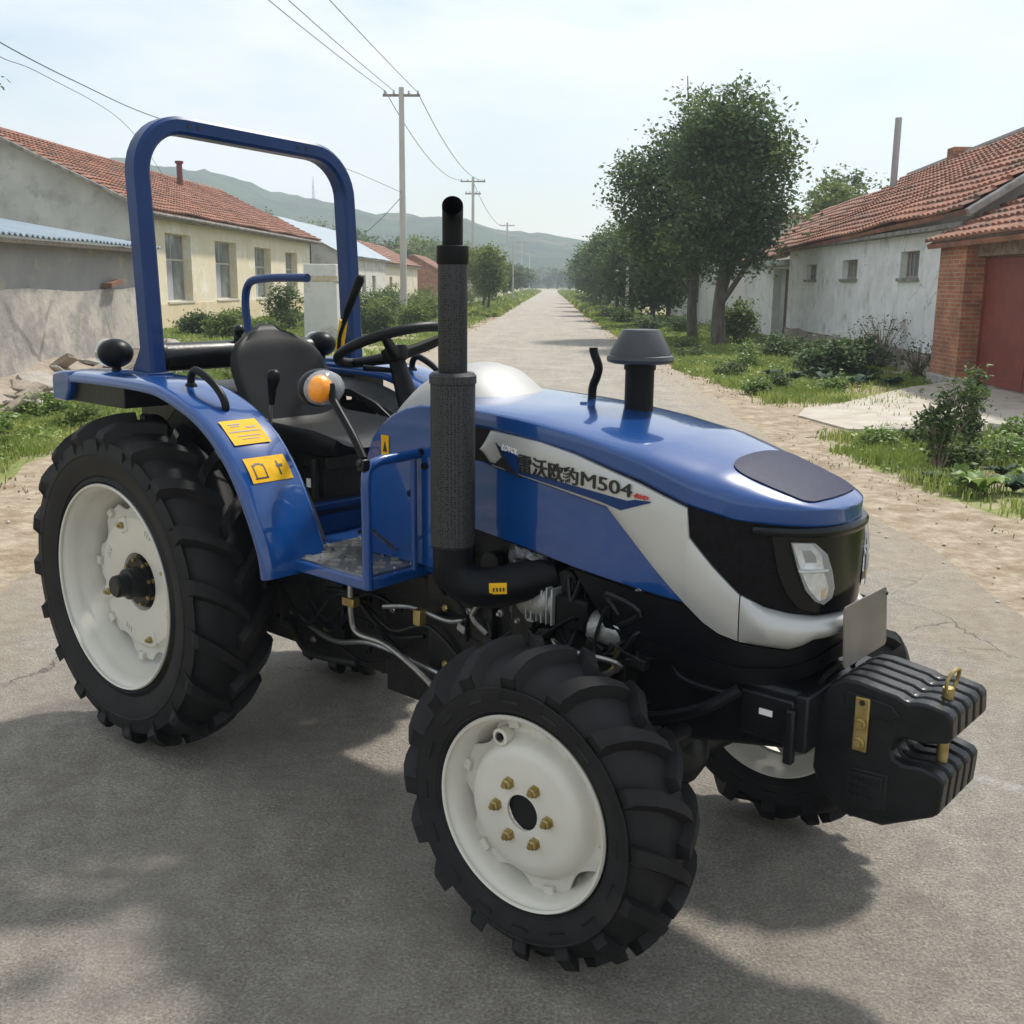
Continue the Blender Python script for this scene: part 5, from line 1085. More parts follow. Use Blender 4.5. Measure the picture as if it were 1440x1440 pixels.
# --- right: whitewashed house
Wt = thing('house', (7.4, 27, 0), 'whitewashed house with flaking plaster, stone plinth and red tiled roof on the right', 'house')
wx = 7.38; hs = [(22.25, 23.42, 1.88, 2.42), (26.65, 28.0, 1.88, 2.34), (30.7, 31.9, 1.88, 2.30)]
def wz(y): return interp(y, [(19.3, 3.13), (34.2, 2.86)])
b = MB(); wall_holes(b, True, wx, .4, 19.62, 34.2, .42, wz, hs); b.build('wall', M['wallwhite'], Wt, smooth=0, weld=False)
b = MB(); rows = [[(wx - .05 - .05 * abs(noise2(y, z, 3.5, 2)) - (.05 if z < .2 else 0), y, z + (.10 * noise2(y, 3, 1.3, 4) if z > .3 else 0)) for y in [19.6 + .12 * k for k in range(122)]] for z in (-.05, .1, .25, .40)]
b.grid(rows); b.grid([rows[-1], [(wx + .1, p[1], p[2] + .02) for p in rows[-1]]]); b.grid([[r_[0] for r_ in rows], [(wx + .1, 19.6, r_[0][2]) for r_ in rows]]); b.build('plinth', M['stonework'], Wt, smooth=40)
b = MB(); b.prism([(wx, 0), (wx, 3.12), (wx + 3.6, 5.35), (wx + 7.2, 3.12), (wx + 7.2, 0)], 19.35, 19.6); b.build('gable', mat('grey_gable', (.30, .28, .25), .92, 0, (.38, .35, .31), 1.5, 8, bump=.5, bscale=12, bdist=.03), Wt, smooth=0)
b = MB(); b.prism([(wx + .003, 0), (wx + .003, 2.8), (wx + 3.6, 4.9), (wx + 7.2, 2.9), (wx + 7.2, 0)], 34.0, 34.19); b.build('gable', M['wallwhite'], Wt, smooth=0)
tiled_slope('roof', (wx - .32, 19.15, 2.98), (wx - .32, 34.6, 2.70), (wx + 3.6, 34.6, 4.98), (wx + 3.6, 19.15, 5.42), tile_m, Wt, seed=9, step=.26, course=.30)
tiled_slope('roof', (wx + 7.5, 19.15, 3.0), (wx + 7.5, 34.6, 2.8), (wx + 3.6, 34.6, 4.98), (wx + 3.6, 19.15, 5.42), tile_m, Wt, seed=10, course=.6)
b = MB(); b.tube([(wx - .30, 19.12, 2.95), (wx + 3.6, 19.12, 5.42)], 0, rect=(.14, .22), up=(0, 1, 0)); b.tube([(wx + 3.6, 19.12, 5.5), (wx + 3.6, 34.7, 5.05)], .11, 8); b.tube([(wx - .30, 34.62, 2.72), (wx + 3.6, 34.62, 5.0)], 0, rect=(.14, .22), up=(0, 1, 0)); b.build('verge', mat('cement_verge', (.32, .31, .29), .9, 0, (.2, .19, .18), 5, bump=.5), Wt)
b = MB(); b.box2((wx - .26, 19.4, 2.74), (wx, 34.4, 2.82)); b.build('eave', M['eavegrey'], Wt, smooth=0)
b = MB(); b.box2((10.6, 30.0, 4.5), (11.1, 30.5, 5.35)); b.build('chimney', M['brick'], Wt, smooth=0, bevel=.02)
b = MB(); b.tube([(10.0, 33, 4.5), (10.0, 33, 6.5)], .10, 10); b.build('flue', M['console'], Wt)
for (a, c, za, zb), nb in zip(hs, (5, 5, 4)): window(Wt, wx, -1, a, c, za, zb, .14, bars=nb, transom=1.5, curtain=False, fm='framegrey')
# porch section with the dark doorway
b = MB(); wall_holes(b, True, wx + .35, .35, 34.2, 44, -.05, lambda y: 2.55, [(35.0, 38.2, -.05, 2.25)]); b.build('porch_wall', M['wallwhite'], Wt, smooth=0, weld=False)
b = MB(); b.box2((wx - .15, 34.25, 2.32), (wx + .34, 39.3, 2.50)); b.build('lintel', M['wallgrey'], Wt, smooth=0, bevel=.02)
b = MB(); b.box2((wx + .60, 35.0, -.03), (wx + .66, 38.2, 2.25)); b.build('porch_back', M['wallgrey'], Wt, smooth=0)
b = MB(); b.box2((wx + .40, 35.1, 0), (wx + .46, 36.5, 2.22)); b.build('door', M['doordark'], Wt, smooth=0, bevel=.005)
tiled_slope('roof', (wx + .0, 34.8, 2.62), (wx + .0, 44.3, 2.5), (wx + 3.6, 44.3, 4.7), (wx + 3.6, 34.8, 4.8), tile_m2, Wt, seed=12, step=.3, course=.36)
settle(Wt)
# --- brick gatehouse with red doors
Gt = thing('gatehouse', (7.0, 17.5, 0), 'red brick gatehouse with double oxide-red doors at the right edge', 'gatehouse')
b = MB(); b.box2((6.85, 18.35, .20), (7.38, 19.58, 2.42)); b.build('pillar', M['brick'], Gt, smooth=0, bevel=.012)
b = MB(); b.box2((6.80, 18.30, -.05), (7.42, 19.60, .198)); b.build('plinth', mat('pale_stone', (.42, .39, .35), .9, 0, (.30, .27, .24), 5, bump=.5), Gt, smooth=0, bevel=.02)
b = MB(); b.box2((6.85, 13.6, .20), (7.38, 14.6, 2.42)); b.build('pillar', M['brick'], Gt, smooth=0, bevel=.012)
b = MB(); b.box2((7.02, 14.6, 2.20), (7.38, 18.35, 2.42)); b.build('lintel', mat('lintel_wood', (.16, .09, .065), .85, 0, (.28, .22, .18), 6, bump=.4), Gt, smooth=0, bevel=.01)
for y0, y1 in ((14.61, 16.46), (16.48, 18.34)):
    b = MB(); b.box2((7.18, y0, .14), (7.235, y1, 2.18)); dd = b.build('door', M['door'], Gt, smooth=0, bevel=.004)
    b = MB(); 
    b.box2((7.168, y0 + .01, .15), (7.179, y0 + .09, 2.17)); b.box2((7.168, y1 - .09, .15), (7.179, y1 - .01, 2.17)); b.box2((7.168, y0 + .09, 2.08), (7.179, y1 - .09, 2.17)); b.box2((7.168, y0 + .09, .15), (7.179, y1 - .09, .25)); b.build('door_frame', M['door'], dd, smooth=0, bevel=.002)
b = MB(); b.lathe([(0, 0), (.035, 0), (.03, -.012), (0, -.014)], (7.168, 16.58, 1.22), 'x', 14); b.build('door_ring', M['steel'], Gt)
tiled_slope('roof', (6.66, 13.0, 2.44), (6.66, 19.74, 2.40), (8.6, 19.74, 3.42), (8.6, 13.0, 3.46), tile_m, Gt, seed=15, step=.24, course=.28)
b = MB(); b.box2((6.7, 13.2, 2.425), (8.6, 19.6, 2.50)); b.build('roof_deck', M['framegrey'], Gt, smooth=0)
b = MB(); b.box2((7.4, 13.1, 0), (11, 13.3, 2.4)); b.build('side_wall', M['brick'], Gt, smooth=0)
settle(Gt)
# farther right side: pale wall and houses mostly behind the trees
simple_house((7, 52, 0), 6.6, 7, 46, 60, 2.6, 4.6, tex_wall('w5', (.60, .60, .58), (.68, .68, .66), (.42, .40, .36)), tile_m2, 'pale house half hidden behind the trees on the right', wins=[(49, 50.4), (54, 55.4)], side=-1)
FW = MB(); FW.box2((4.9, 62, -.05), (5.2, 110, 1.7)); o = FW.build('boundary_wall', tex_wall('w6', (.58, .58, .56), (.66, .66, .64), (.36, .34, .30), crack=.7), None, smooth=0); tag(o, 'whitewashed boundary wall along the right verge far behind the trees', 'wall')
simple_house((-6, 130, 0), -6.8, 5, 126, 140, 2.4, 3.6, tex_wall('w7', (.62, .60, .58), (.7, .68, .66), (.5, .42, .38)), M['tin'], 'tiny pale roadside shed far along the left verge', metal=True)
# ------------------------------------------------------------------ vegetation
M['leaf_dark'] = leafmat('leaf_dark', (.07, .12, .042), (.27, .35, .115), .5)
M['leaf_mid'] = leafmat('leaf_mid', (.065, .105, .03), (.22, .28, .085), .5)
M['leaf_light'] = leafmat('leaf_light', (.12, .17, .035), (.36, .40, .11), .7)
M['grass'] = leafmat('grass_blades', (.20, .26, .055), (.58, .58, .21), 1.1, .6, .35)
M['grass_dry'] = leafmat('dry_grass', (.17, .15, .07), (.42, .37, .20), 1.3, .7, .3)
M['weed'] = leafmat('broad_weed', (.13, .21, .045), (.42, .52, .15), 1.5, .5, .3)
M['cabbage'] = leafmat('cabbage_leaf', (.02, .055, .025), (.07, .13, .05), 2, .7, .2)
M['bark'] = mat('bark', (.055, .045, .035), .95, 0, (.13, .11, .09), 9, stretch=(1, 1, .25), bump=.8, bscale=20, bdist=.03)
M['twig'] = mat('dry_twig', (.14, .11, .08), .95, 0, (.22, .18, .13), 9)
def set_tint(me, vals):
    a = me.attributes.new('tint', 'FLOAT', 'FACE'); a.data.foreach_set('value', vals)
def leaf_cloud(name, pts, m, parent, loc, size, r, droop=.2, flat=.5):
    """pts: list of (x,y,z,tint,scale); each becomes one small pointed leaf face"""
    vs, fs, tv = [], [], []
    for x, y, z, t, sc in pts:
        a = r.uniform(0, 2 * PI); el = r.gauss(0, flat); s = size * sc * r.uniform(.6, 1.3)
        d = Vector((math.cos(a) * math.cos(el), math.sin(a) * math.cos(el), math.sin(el) - droop)).normalized()
        w = d.cross(Vector((r.gauss(0, .6), r.gauss(0, .6), 1))).normalized() * s * .30
        p = Vector((x, y, z)); i = len(vs)
        vs += [p - d * s * .5, p + w - d * s * .05, p + d * s * .5, p - w - d * s * .05]; fs.append((i, i + 1, i + 2, i + 3)); tv.append(t)
    me = bpy.data.meshes.new(name); me.from_pydata([tuple(v) for v in vs], [], fs); me.materials.append(m); set_tint(me, tv)
    o = bpy.data.objects.new(name, me); COL.objects.link(o); o.parent = parent; o.location = loc; return o
def crown_points(r, blobs, n, clump=.42, per=26, spread=1.0):
    """clumps of leaves through the volume of several ellipsoids, denser towards the surface"""
    pts = []; vol = [b[3] * b[4] * b[5] for b in blobs]; tot = sum(vol); nc = n // per
    for b, v in zip(blobs, vol):
        for _ in range(max(1, int(nc * v / tot))):
            a = r.uniform(0, 2 * PI); ct = r.uniform(-1, 1); st = math.sqrt(1 - ct * ct); rad = r.random() ** .42 * r.uniform(.88, 1.12)
            cx, cy, cz = b[0] + b[3] * rad * st * math.cos(a), b[1] + b[4] * rad * st * math.sin(a), b[2] + b[5] * rad * ct
            tint = r.gauss(0, .13) 
            cl = clump * r.uniform(.55, 1.3)
            for _ in range(int(per * r.uniform(.6, 1.4))):
                pts.append((cx + r.gauss(0, cl * .5), cy + r.gauss(0, cl * .5), cz + r.gauss(0, cl * .36), tint + r.gauss(0, .09), 1))
    return pts
def tree(name, base, blobs, n, m, label, trunk_r, trunk_h, seed, leaf=.16, clump=.45, group=None, lean=(0, 0), limbs=9, cat='tree', split=None):
    r = random.Random(seed); t = thing(name, base, label, cat, group=group)
    b = MB(); top = Vector((lean[0], lean[1], trunk_h))
    path = [Vector((0, 0, -.1)), Vector((lean[0] * .2 + r.gauss(0, .04), lean[1] * .2, trunk_h * .25)), Vector((lean[0] * .55 + r.gauss(0, .08), lean[1] * .55 + r.gauss(0, .05), trunk_h * .6)), top]
    sp = smooth_path(path, 5); b.tube(sp, [trunk_r * lerp(1.25, .45, (i / (len(sp) - 1)) ** .7) for i in range(len(sp))], 10)
    for i in range(limbs):
        bl = blobs[i % len(blobs)]; t0 = r.uniform(.35, 1); st = sp[int(t0 * (len(sp) - 1))]
        en = Vector((bl[0] + r.gauss(0, bl[3] * .45), bl[1] + r.gauss(0, bl[4] * .45), bl[2] + r.gauss(0, bl[5] * .4)))
        mid = st.lerp(en, .5) + Vector((0, 0, -.05 * (en - st).length)) + Vector((r.gauss(0, .1), r.gauss(0, .1), 0)); q = smooth_path([st, mid, en], 4); tr = trunk_r * .42
        b.tube(q, [tr * lerp(1, .2, k / (len(q) - 1)) for k in range(len(q))], 6)
    b.build('trunk', M['bark'], t, smooth=60, weld=False)
    leaf_cloud('crown', crown_points(r, blobs, n, clump), m, t, (0, 0, 0), leaf, r)
    return t
# the two large roadside trees on the right
tree('tree', (4.55, 34.5, 0), [(-.9, 0, 4.3, 1.9, 1.7, 2.1), (.3, 0, 5.6, 1.6, 1.6, 1.5), (-1.8, .2, 5.0, 1.0, 1.1, .9), (-.2, 0, 2.7, 1.8, 1.4, .9), (-1.3, 0, 3.2, 1.3, 1.2, .9), (-.2, .3, 6.9, .8, .8, .8), (1.0, 0, 5.2, .8, .8, .6)], 27000, M['leaf_dark'], 'larger dark green roadside tree with slender trunk on the right verge', .17, 4.2, 11, leaf=.15, lean=(-.2, 0), limbs=14)
tree('tree', (4.75, 30.6, 0), [(.2, 0, 4.6, 1.7, 1.5, 1.9), (.6, .3, 3.4, 1.0, 1.0, 1.0), (.1, 0, 5.8, 1.3, 1.3, 1.2), (-.6, 0, 2.9, 1.1, 1.0, .9), (.5, 0, 2.6, .8, .9, .7), (1.3, 0, 5.3, .7, .8, .6), (-1.2, 0, 5.2, .6, .7, .7), (1.5, .2, 3.6, .6, .6, .5)], 27000, M['leaf_dark'], 'thick-trunked tree nearest the white house porch', .20, 4.4, 12, leaf=.15, lean=(.1, 0), limbs=14)
rt = [(4.2, 44, 4.0, 1.4, 1), (3.9, 52, 4.3, 1.5, 1), (5.4, 50, 4.0, 1.5, 0), (3.6, 60, 4.9, 1.8, 0), (3.7, 70, 5.0, 1.7, 1), (5.0, 68, 6.0, 2.0, 0), (3.7, 82, 5.2, 1.7, 1), (4.0, 96, 5.3, 1.9, 0), (4.2, 112, 5.2, 2.0, 1), (4.4, 132, 5.4, 2.3, 0), (4.9, 160, 5.6, 2.6, 1), (5.5, 195, 5.6, 3.0, 0)]
for i, (x, y, h, rad, k) in enumerate(rt):
    lab = 'roadside tree number %s' 
    tree('tree', (x, y, 0), [(0, 0, h * .62, rad, rad, h * .33), (.3 * rad, 0, h * .42, rad * .8, rad * .8, h * .22), (-.2 * rad, 0, h * .3, rad * .7, rad * .7, h * .14), (-.3 * rad, 0, h * .78, rad * .6, rad * .6, h * .2)], 7000 if y < 75 else 3200, M['leaf_dark'] if k == 0 else M['leaf_mid'], 'leafy tree in the receding row beyond the two large trees on the right', .12, h * .5, 40 + i, leaf=.20 if y < 75 else .34, clump=.5 if y < 75 else .8, group='trees in the right-hand row', limbs=6)
# thin airy tree behind the white house, branch tips at the left edge
tree('tree', (16.2, 62, 0), [(0, 0, 6.4, 1.9, 1.6, 1.7), (-1.2, 0, 5.4, 1.3, 1.3, 1.2), (1.6, 0, 5.6, 1.2, 1.2, 1.0)], 4200, M['leaf_mid'], 'sparse tree showing above the roof of the white house', .16, 5.0, 77, leaf=.26, clump=.5)
tree('tree', (12.6, 50, 0), [(0, 0, 5.0, 1.4, 1.2, 1.3), (-.9, 0, 4.2, 1.0, 1.0, .9)], 4200, M['leaf_light'], 'light green tree top rising behind the tiled roof of the white house', .12, 4.0, 78, leaf=.2, clump=.45)
tree('tree', (-23.6, 44, 0), [(0, 0, 8.3, 1.9, 1.6, 1.7), (.9, 0, 7.2, 1.0, 1.1, .8)], 2400, M['leaf_dark'], 'tree whose sparse twigs reach in at the upper left edge', .2, 7.0, 79, leaf=.22, clump=.4)
lt = [(-4.1, 66, 3.9, 1.05, 2), (-3.4, 60, 3.7, .95, 2), (-4.6, 74, 4.2, 1.2, 2), (-5.0, 84, 4.1, 1.3, 1), (-5.2, 98, 3.9, 1.4, 1), (-5.0, 116, 3.8, 1.5, 1), (-5.2, 150, 4.2, 1.9, 1), (-5.2, 180, 4.6, 2.3, 0), (-5.8, 220, 5.0, 2.8, 1)]
for i, (x, y, h, rad, k) in enumerate(lt):
    tree('tree', (x, y, 0), [(0, 0, h * .66, rad, rad, h * .34), (.2 * rad, 0, h * .42, rad * .7, rad * .7, h * .2)], 5000 if y < 80 else 2600, M['leaf_light'] if k == 2 else M['leaf_mid'], 'small rounded roadside tree in the row on the left verge' if y < 80 else 'distant tree in the left-hand row along the road', .09, h * .5, 60 + i, leaf=.17 if y < 80 else .34, clump=.4, group='round trees on the left verge' if y < 80 else 'distant trees on the left', limbs=5)
for i, (x, y, h, rad) in enumerate([(-15, 122, 6.8, 3.0), (-20, 128, 7.4, 3.2), (-11, 128, 6.6, 2.4), (-26, 140, 9, 3.6), (-33, 150, 10, 4), (-15.5, 150, 8, 3.4), (-9, 160, 6.5, 2.6), (-42, 160, 12, 4.5), (-22, 175, 9, 4)]):
    tree('tree', (x, y, 0), [(0, 0, h * .62, rad, rad, h * .34), (.4 * rad, 0, h * .45, rad * .7, rad * .7, h * .2)], 3600, M['leaf_mid'] if i % 2 else M['leaf_light'], 'tree rising behind the farther houses on the left', .2, h * .5, 90 + i, leaf=.42, clump=.8, group='trees behind the left houses', limbs=5)
for i in range(26):
    r = random.Random(300 + i); x = r.uniform(-60, 60); y = r.uniform(335, 430); h = r.uniform(6, 10)
    if i < 8: x = -14 + i * 4 + r.uniform(-1, 1); y = r.uniform(345, 365); h = r.uniform(4.5, 8)
    tree('tree', (x, y, 0), [(0, 0, h * .6, h * .38, h * .38, h * .36), (h * .15, 0, h * .45, h * .3, h * .3, h * .25)], 900, M['leaf_mid'] if i % 3 else M['leaf_dark'], 'far tree in the hazy belt where the road ends', .25, h * .5, 400 + i, leaf=1.0, clump=1.6, group='far trees where the road ends', limbs=3)
# shrubs
def bush(name, loc, blobs, n, m, label, seed, leaf, cat='shrub', twigs=10, group=None, clump=.15):
    r = random.Random(seed); t = thing(name, loc, label, cat, group=group); b = MB()
    for i in range(twigs):
        bl = blobs[i % len(blobs)]; en = Vector((bl[0] + r.gauss(0, bl[3] * .5), bl[1] + r.gauss(0, bl[4] * .5), bl[2] + r.uniform(-.2, .9) * bl[5])); b.tube([(r.gauss(0, .03), r.gauss(0, .03), -.03), Vector((en.x * .4, en.y * .4, en.z * .55)), en], [.012, .008, .003], 5)
    b.build('stem', M['twig'] if m is not None else M['bark'], t, smooth=60, weld=False)
    if n: leaf_cloud('foliage', crown_points(r, blobs, n, clump, per=14), m, t, (0, 0, 0), leaf, r)
    return t
bush('shrub', (3.62, 9.95, 0), [(0, 0, .45, .17, .17, .26), (.10, .02, .72, .12, .12, .14), (.26, .0, .66, .14, .12, .20), (-.10, 0, .55, .10, .1, .12)], 1500, M['leaf_mid'], 'slender dark shrub on the verge beside the concrete apron', 5, .055, twigs=16, clump=.09)
bush('shrub', (4.25, 10.9, 0), [(0, 0, .40, .16, .16, .3), (.05, 0, .75, .12, .1, .2)], 900, M['leaf_dark'], 'smaller shrub just behind the slender dark one', 6, .06, twigs=12, clump=.09)
bush('shrub', (5.35, 31.5, 0), [(0, 0, .6, .65, .6, .5), (.2, 0, .9, .45, .5, .35)], 3000, M['leaf_light'], 'rounded bush between the big trees and the porch', 7, .11, clump=.2)
bush('shrub', (5.45, 20.6, 0), [(0, 0, .38, .60, .5, .32), (.5, .2, .45, .5, .4, .35), (-.4, 0, .3, .4, .4, .25)], 4200, M['leaf_dark'], 'dense dark green bush at the foot of the white wall', 8, .10, clump=.15)
bush('dry_shrub', (6.9, 22.6, 0), [(0, 0, .7, .5, .9, .5), (0, 1.2, .6, .4, .8, .45)], 500, M['grass_dry'], 'bare twiggy shrub leaning on the white wall plinth', 9, .07, twigs=60, clump=.2)
bush('dry_shrub', (6.9, 20.4, 0), [(0, 0, .42, .4, .7, .35)], 350, M['leaf_dark'], 'sprawl of dead stems near the brick pillar', 10, .07, twigs=45, clump=.2)
bush('shrub', (-6.2, 33.5, 0), [(0, 0, .8, .55, .5, .7)], 1800, M['leaf_mid'], 'leafy shrub growing at the corner of the cream house behind the pillar', 15, .11, clump=.18)
bush('shrub', (-8.6, 34.5, 0), [(0, 0, .9, .6, .5, .8)], 2000, M['leaf_mid'], 'shrub in front of the cream dado left of the pillar', 16, .11, clump=.18)
for i, (x, y, s) in enumerate([(-5.6, 34, .8), (-6.4, 38, 1.0), (-5.2, 40, .8), (-6.8, 43, 1.1), (-5.4, 46, .9), (-6.4, 50, 1.1), (-5.0, 53, .8), (-6.8, 57, 1.2), (-5.6, 60, 1.0), (-7.6, 47, 1.2), (-8.2, 53, 1.3), (-8.6, 40, 1.0), (-9.5, 38, .7), (-10.5, 35.5, .6), (-9.8, 32, .6), (-11.3, 34, .6), (-8.3, 31, .5), (-6.0, 70, 1.3), (-7, 78, 1.4), (-6.6, 90, 1.4)]):
    bush('weed_clump', (x, y, 0), [(0, 0, .55 * s, .8 * s, .8 * s, .55 * s), (.4 * s, 0, .75 * s, .5 * s, .5 * s, .45 * s)], 2200, M['leaf_light'] if i % 3 else M['leaf_mid'], 'tall leafy weed clump on the left verge before the houses', 120 + i, .12, cat='weeds', group='tall weeds on the left verge', twigs=9, clump=.25)
for i, (x, y, s) in enumerate([(3.6, 40, .7), (3.2, 47, .7), (5.6, 26, .7), (5.9, 24, .6), (4.6, 38, .8), (3.0, 55, .8), (3.0, 66, .9), (5.9, 36, .8), (2.9, 80, 1.0), (3.0, 95, 1.1)]):
    bush('weed_clump', (x, y, 0), [(0, 0, .4 * s, .8 * s, .8 * s, .4 * s)], 1500, M['leaf_mid'] if i % 2 else M['leaf_dark'], 'low leafy weed clump below the right-hand trees', 160 + i, .10, cat='weeds', group='weeds under the right-hand trees', twigs=7, clump=.2)
for i, (x, y, s) in enumerate([(-5.6, 10.2, .30), (-6.1, 11.2, .34), (-5.5, 12.2, .30), (-6.3, 13.0, .36), (-5.8, 14.2, .36), (-6.6, 15.2, .4), (-5.4, 15.6, .34), (-6.2, 16.8, .42), (-5.2, 18, .4), (-6.8, 18.6, .45), (-6.0, 20, .5), (-7.2, 21.5, .55), (-5.4, 21.8, .45), (-6.4, 24, .55), (-7.4, 26.5, .6), (-5.4, 27, .5)]):
    bush('weed_clump', (x, y, 0), [(0, 0, .35 * s, .9 * s, .9 * s, .40 * s), (.5 * s, .2 * s, .5 * s, .5 * s, .5 * s, .4 * s)], 900, M['weed'] if i % 2 else M['leaf_light'], 'bright low weed clump in the grass below the rubble on the left', 260 + i, .06, cat='weeds', group='low weeds in the left grass', twigs=7, clump=.10)
for i, (x, y, s) in enumerate([(3.9, 10.2, .26), (4.5, 10.6, .34), (5.2, 11.2, .36), (4.9, 9.6, .30), (5.6, 10.4, .4), (3.5, 11.4, .24), (4.2, 11.9, .28), (5.3, 12.1, .3), (4.0, 7.9, .28), (3.3, 17.2, .26), (3.8, 18.2, .3), (4.6, 17.6, .3), (3.4, 20.5, .34), (4.0, 22.5, .38), (3.2, 25, .36), (4.6, 26, .45), (3.6, 29, .45), (5.4, 22.6, .5), (2.9, 33, .42)]):
    bush('weed_clump', (x, y, 0), [(0, 0, .35 * s, .9 * s, .9 * s, .42 * s), (.5 * s, .2 * s, .55 * s, .5 * s, .5 * s, .42 * s)], 900, M['weed'] if i % 2 else M['leaf_mid'], 'low weed clump in the grass verge between the road and the white house', 290 + i, .06, cat='weeds', group='low weeds in the right verge', twigs=8, clump=.10)
# grass: blades on the verges
def grass(name, area, n, hmin, hmax, m, seed, dens=None, wid=.006, curve=.5):
    r = random.Random(seed); vs, fs, tv = [], [], []; c = 0; tries = 0
    while c < n and tries < n * 12:
        tries += 1
        x, y = area(r)
        if dens and r.random() > dens(x, y): continue
        h = r.uniform(hmin, hmax) * (.6 + .8 * max(0, .5 + noise2(x, y, 1.4, 17))); a = r.uniform(0, 2 * PI); dx, dy = math.cos(a), math.sin(a); w = wid * r.uniform(.7, 1.5) * (1 + max(0, y - 12) * .09)
        z = max(gz(x, y), -.012); lean = r.uniform(.1, curve) * h; t = .5 * noise2(x, y, .8, 19) + r.gauss(0, .14); px, py = -dy * w, dx * w; i = len(vs)
        vs += [(x - px, y - py, z), (x + px, y + py, z), (x + dx * lean * .35 + px * .8, y + dy * lean * .35 + py * .8, z + h * .6), (x + dx * lean * .35 - px * .8, y + dy * lean * .35 - py * .8, z + h * .6), (x + dx * lean, y + dy * lean, z + h)]
        fs += [(i, i + 1, i + 2, i + 3), (i + 3, i + 2, i + 4)]; tv += [t, t]; c += 1
    me = bpy.data.meshes.new(name); me.from_pydata(vs, [], fs); me.materials.append(m); set_tint(me, tv)
    o = bpy.data.objects.new(name, me); COL.objects.link(o); o['kind'] = 'stuff'; return o
def patchy(x, y, lo=.0, f=.8, seed=23): return max(0, min(1, .55 + 1.6 * noise2(x, y, f, seed) + lo))
def left_area(r):
    y = 5 + 60 * r.random() ** 2.0; x = r.uniform(-14 if y > 22 else -7.0, lsh(y) + .25); return x, y
def left_d(x, y):
    e = lsh(y) - x
    return max(0, min(1, e * 2.2 + .3 * noise2(x, y, 2, 3))) * patchy(x, y, .35 if y < 22 else .2)
grass('grass', left_area, 120000, .04, .12, M['grass'], 1, left_d)
def right_area(r):
    y = 4.5 + 56 * r.random() ** 1.9; x = r.uniform(rsh(y) - .2, 8 if y < 15 else 7.1); return x, y
def right_d(x, y):
    if 12.45 < y < 15.9 and x > 2.6: return .05 if y > 15.3 or y < 12.8 else .02
    if 15.9 <= y < 19 and x > 5.0 + (18.6 - y) * -.2: return .1
    return max(0, min(1, (x - rsh(y)) * 3.5 + .35 * noise2(x, y, 2.2, 4))) * patchy(x, y, .25 if y > 12 else .15)
grass('grass', right_area, 190000, .04, .13, M['grass'], 2, right_d)
def both_dry(r):
    y = 4.5 + 50 * r.random() ** 1.8
    return (r.uniform(lsh(y) - .8, lsh(y) + .5), y) if r.random() < .5 else (r.uniform(rsh(y) - .4, rsh(y) + .9), y)
grass('grass', both_dry, 5000, .012, .04, M['grass_dry'], 3, lambda x, y: patchy(x, y, -.1, 1.6, 31))
# far verges: fewer, larger tufts
def far_area(r):
    y = 55 + 180 * r.random() ** 1.3; return (r.uniform(-5.2, -2.7), y) if r.random() < .5 else (r.uniform(2.0, 4.5), y)
grass('grass', far_area, 16000, .15, .45, M['grass'], 4, None, .03)
# broad-leaved ground cover
def cover(name, area, n, size, m, seed, dens=None, h=.10, label=None):
    r = random.Random(seed); pts = []; k = 0
    while k < n:
        x, y = area(r)
        if dens and r.random() > dens(x, y): k += .2; continue
        c = r.gauss(0, .12)
        for _ in range(9): pts.append((x + r.gauss(0, size * 1.3), y + r.gauss(0, size * 1.3), max(0, gz(x, y)) + r.uniform(.01, h), c + r.gauss(0, .1), 1 + max(0, y - 14) * .03))
        k += 1
    o = leaf_cloud(name, pts, m, None, (0, 0, 0), size, r, droop=-.1, flat=.35); o['kind'] = 'stuff'; return o
cover('ground_cover', right_area, 4200, .055, M['weed'], 5, lambda x, y: right_d(x, y) * patchy(x, y, -.1, 1.1, 37))
cover('ground_cover', left_area, 3600, .055, M['weed'], 6, lambda x, y: left_d(x, y) * patchy(x, y, -.1, 1.1, 38))
# big leafy plants in the right foreground
def rosette(loc, n, size, m, seed, label, group):
    r = random.Random(seed); vs, fs, tv = [], [], []
    for k in range(n):
        a = 2 * PI * k / n * 2.4 + r.gauss(0, .2); L_ = size * r.uniform(.6, 1.15); up = r.uniform(.35, 1.0); w = L_ * r.uniform(.30, .42); rows = []
        dx, dy = math.cos(a), math.sin(a); t = r.gauss(.1, .15)
        for j in range(7):
            u = j / 6; c = u * L_; z = .02 + up * L_ * .9 * math.sin(u * 1.9) * .7; ww = w * math.sin(PI * min(1, u * .92 + .06)) ** .75
            rows.append([(dx * c - dy * ww * s, dy * c + dx * ww * s, z + abs(s) * ww * .35 + .012 * math.sin(u * 14 + s * 3 + k)) for s in (-1, -.5, 0, .5, 1)])
        o0 = len(vs); vs += [p for r_ in rows for p in r_]
        for i in range(6):
            for j in range(4): fs.append((o0 + i * 5 + j, o0 + i * 5 + j + 1, o0 + (i + 1) * 5 + j + 1, o0 + (i + 1) * 5 + j)); tv.append(t)
    me = bpy.data.meshes.new('leafy_plant'); me.from_pydata(vs, [], fs); me.materials.append(m); set_tint(me, tv); me.polygons.foreach_set('use_smooth', [True] * len(fs))
    o = bpy.data.objects.new('leafy_plant', me); COL.objects.link(o); o.location = loc; o.rotation_euler = (0, 0, r.uniform(0, 6)); return tag(o, label, 'plant', group)
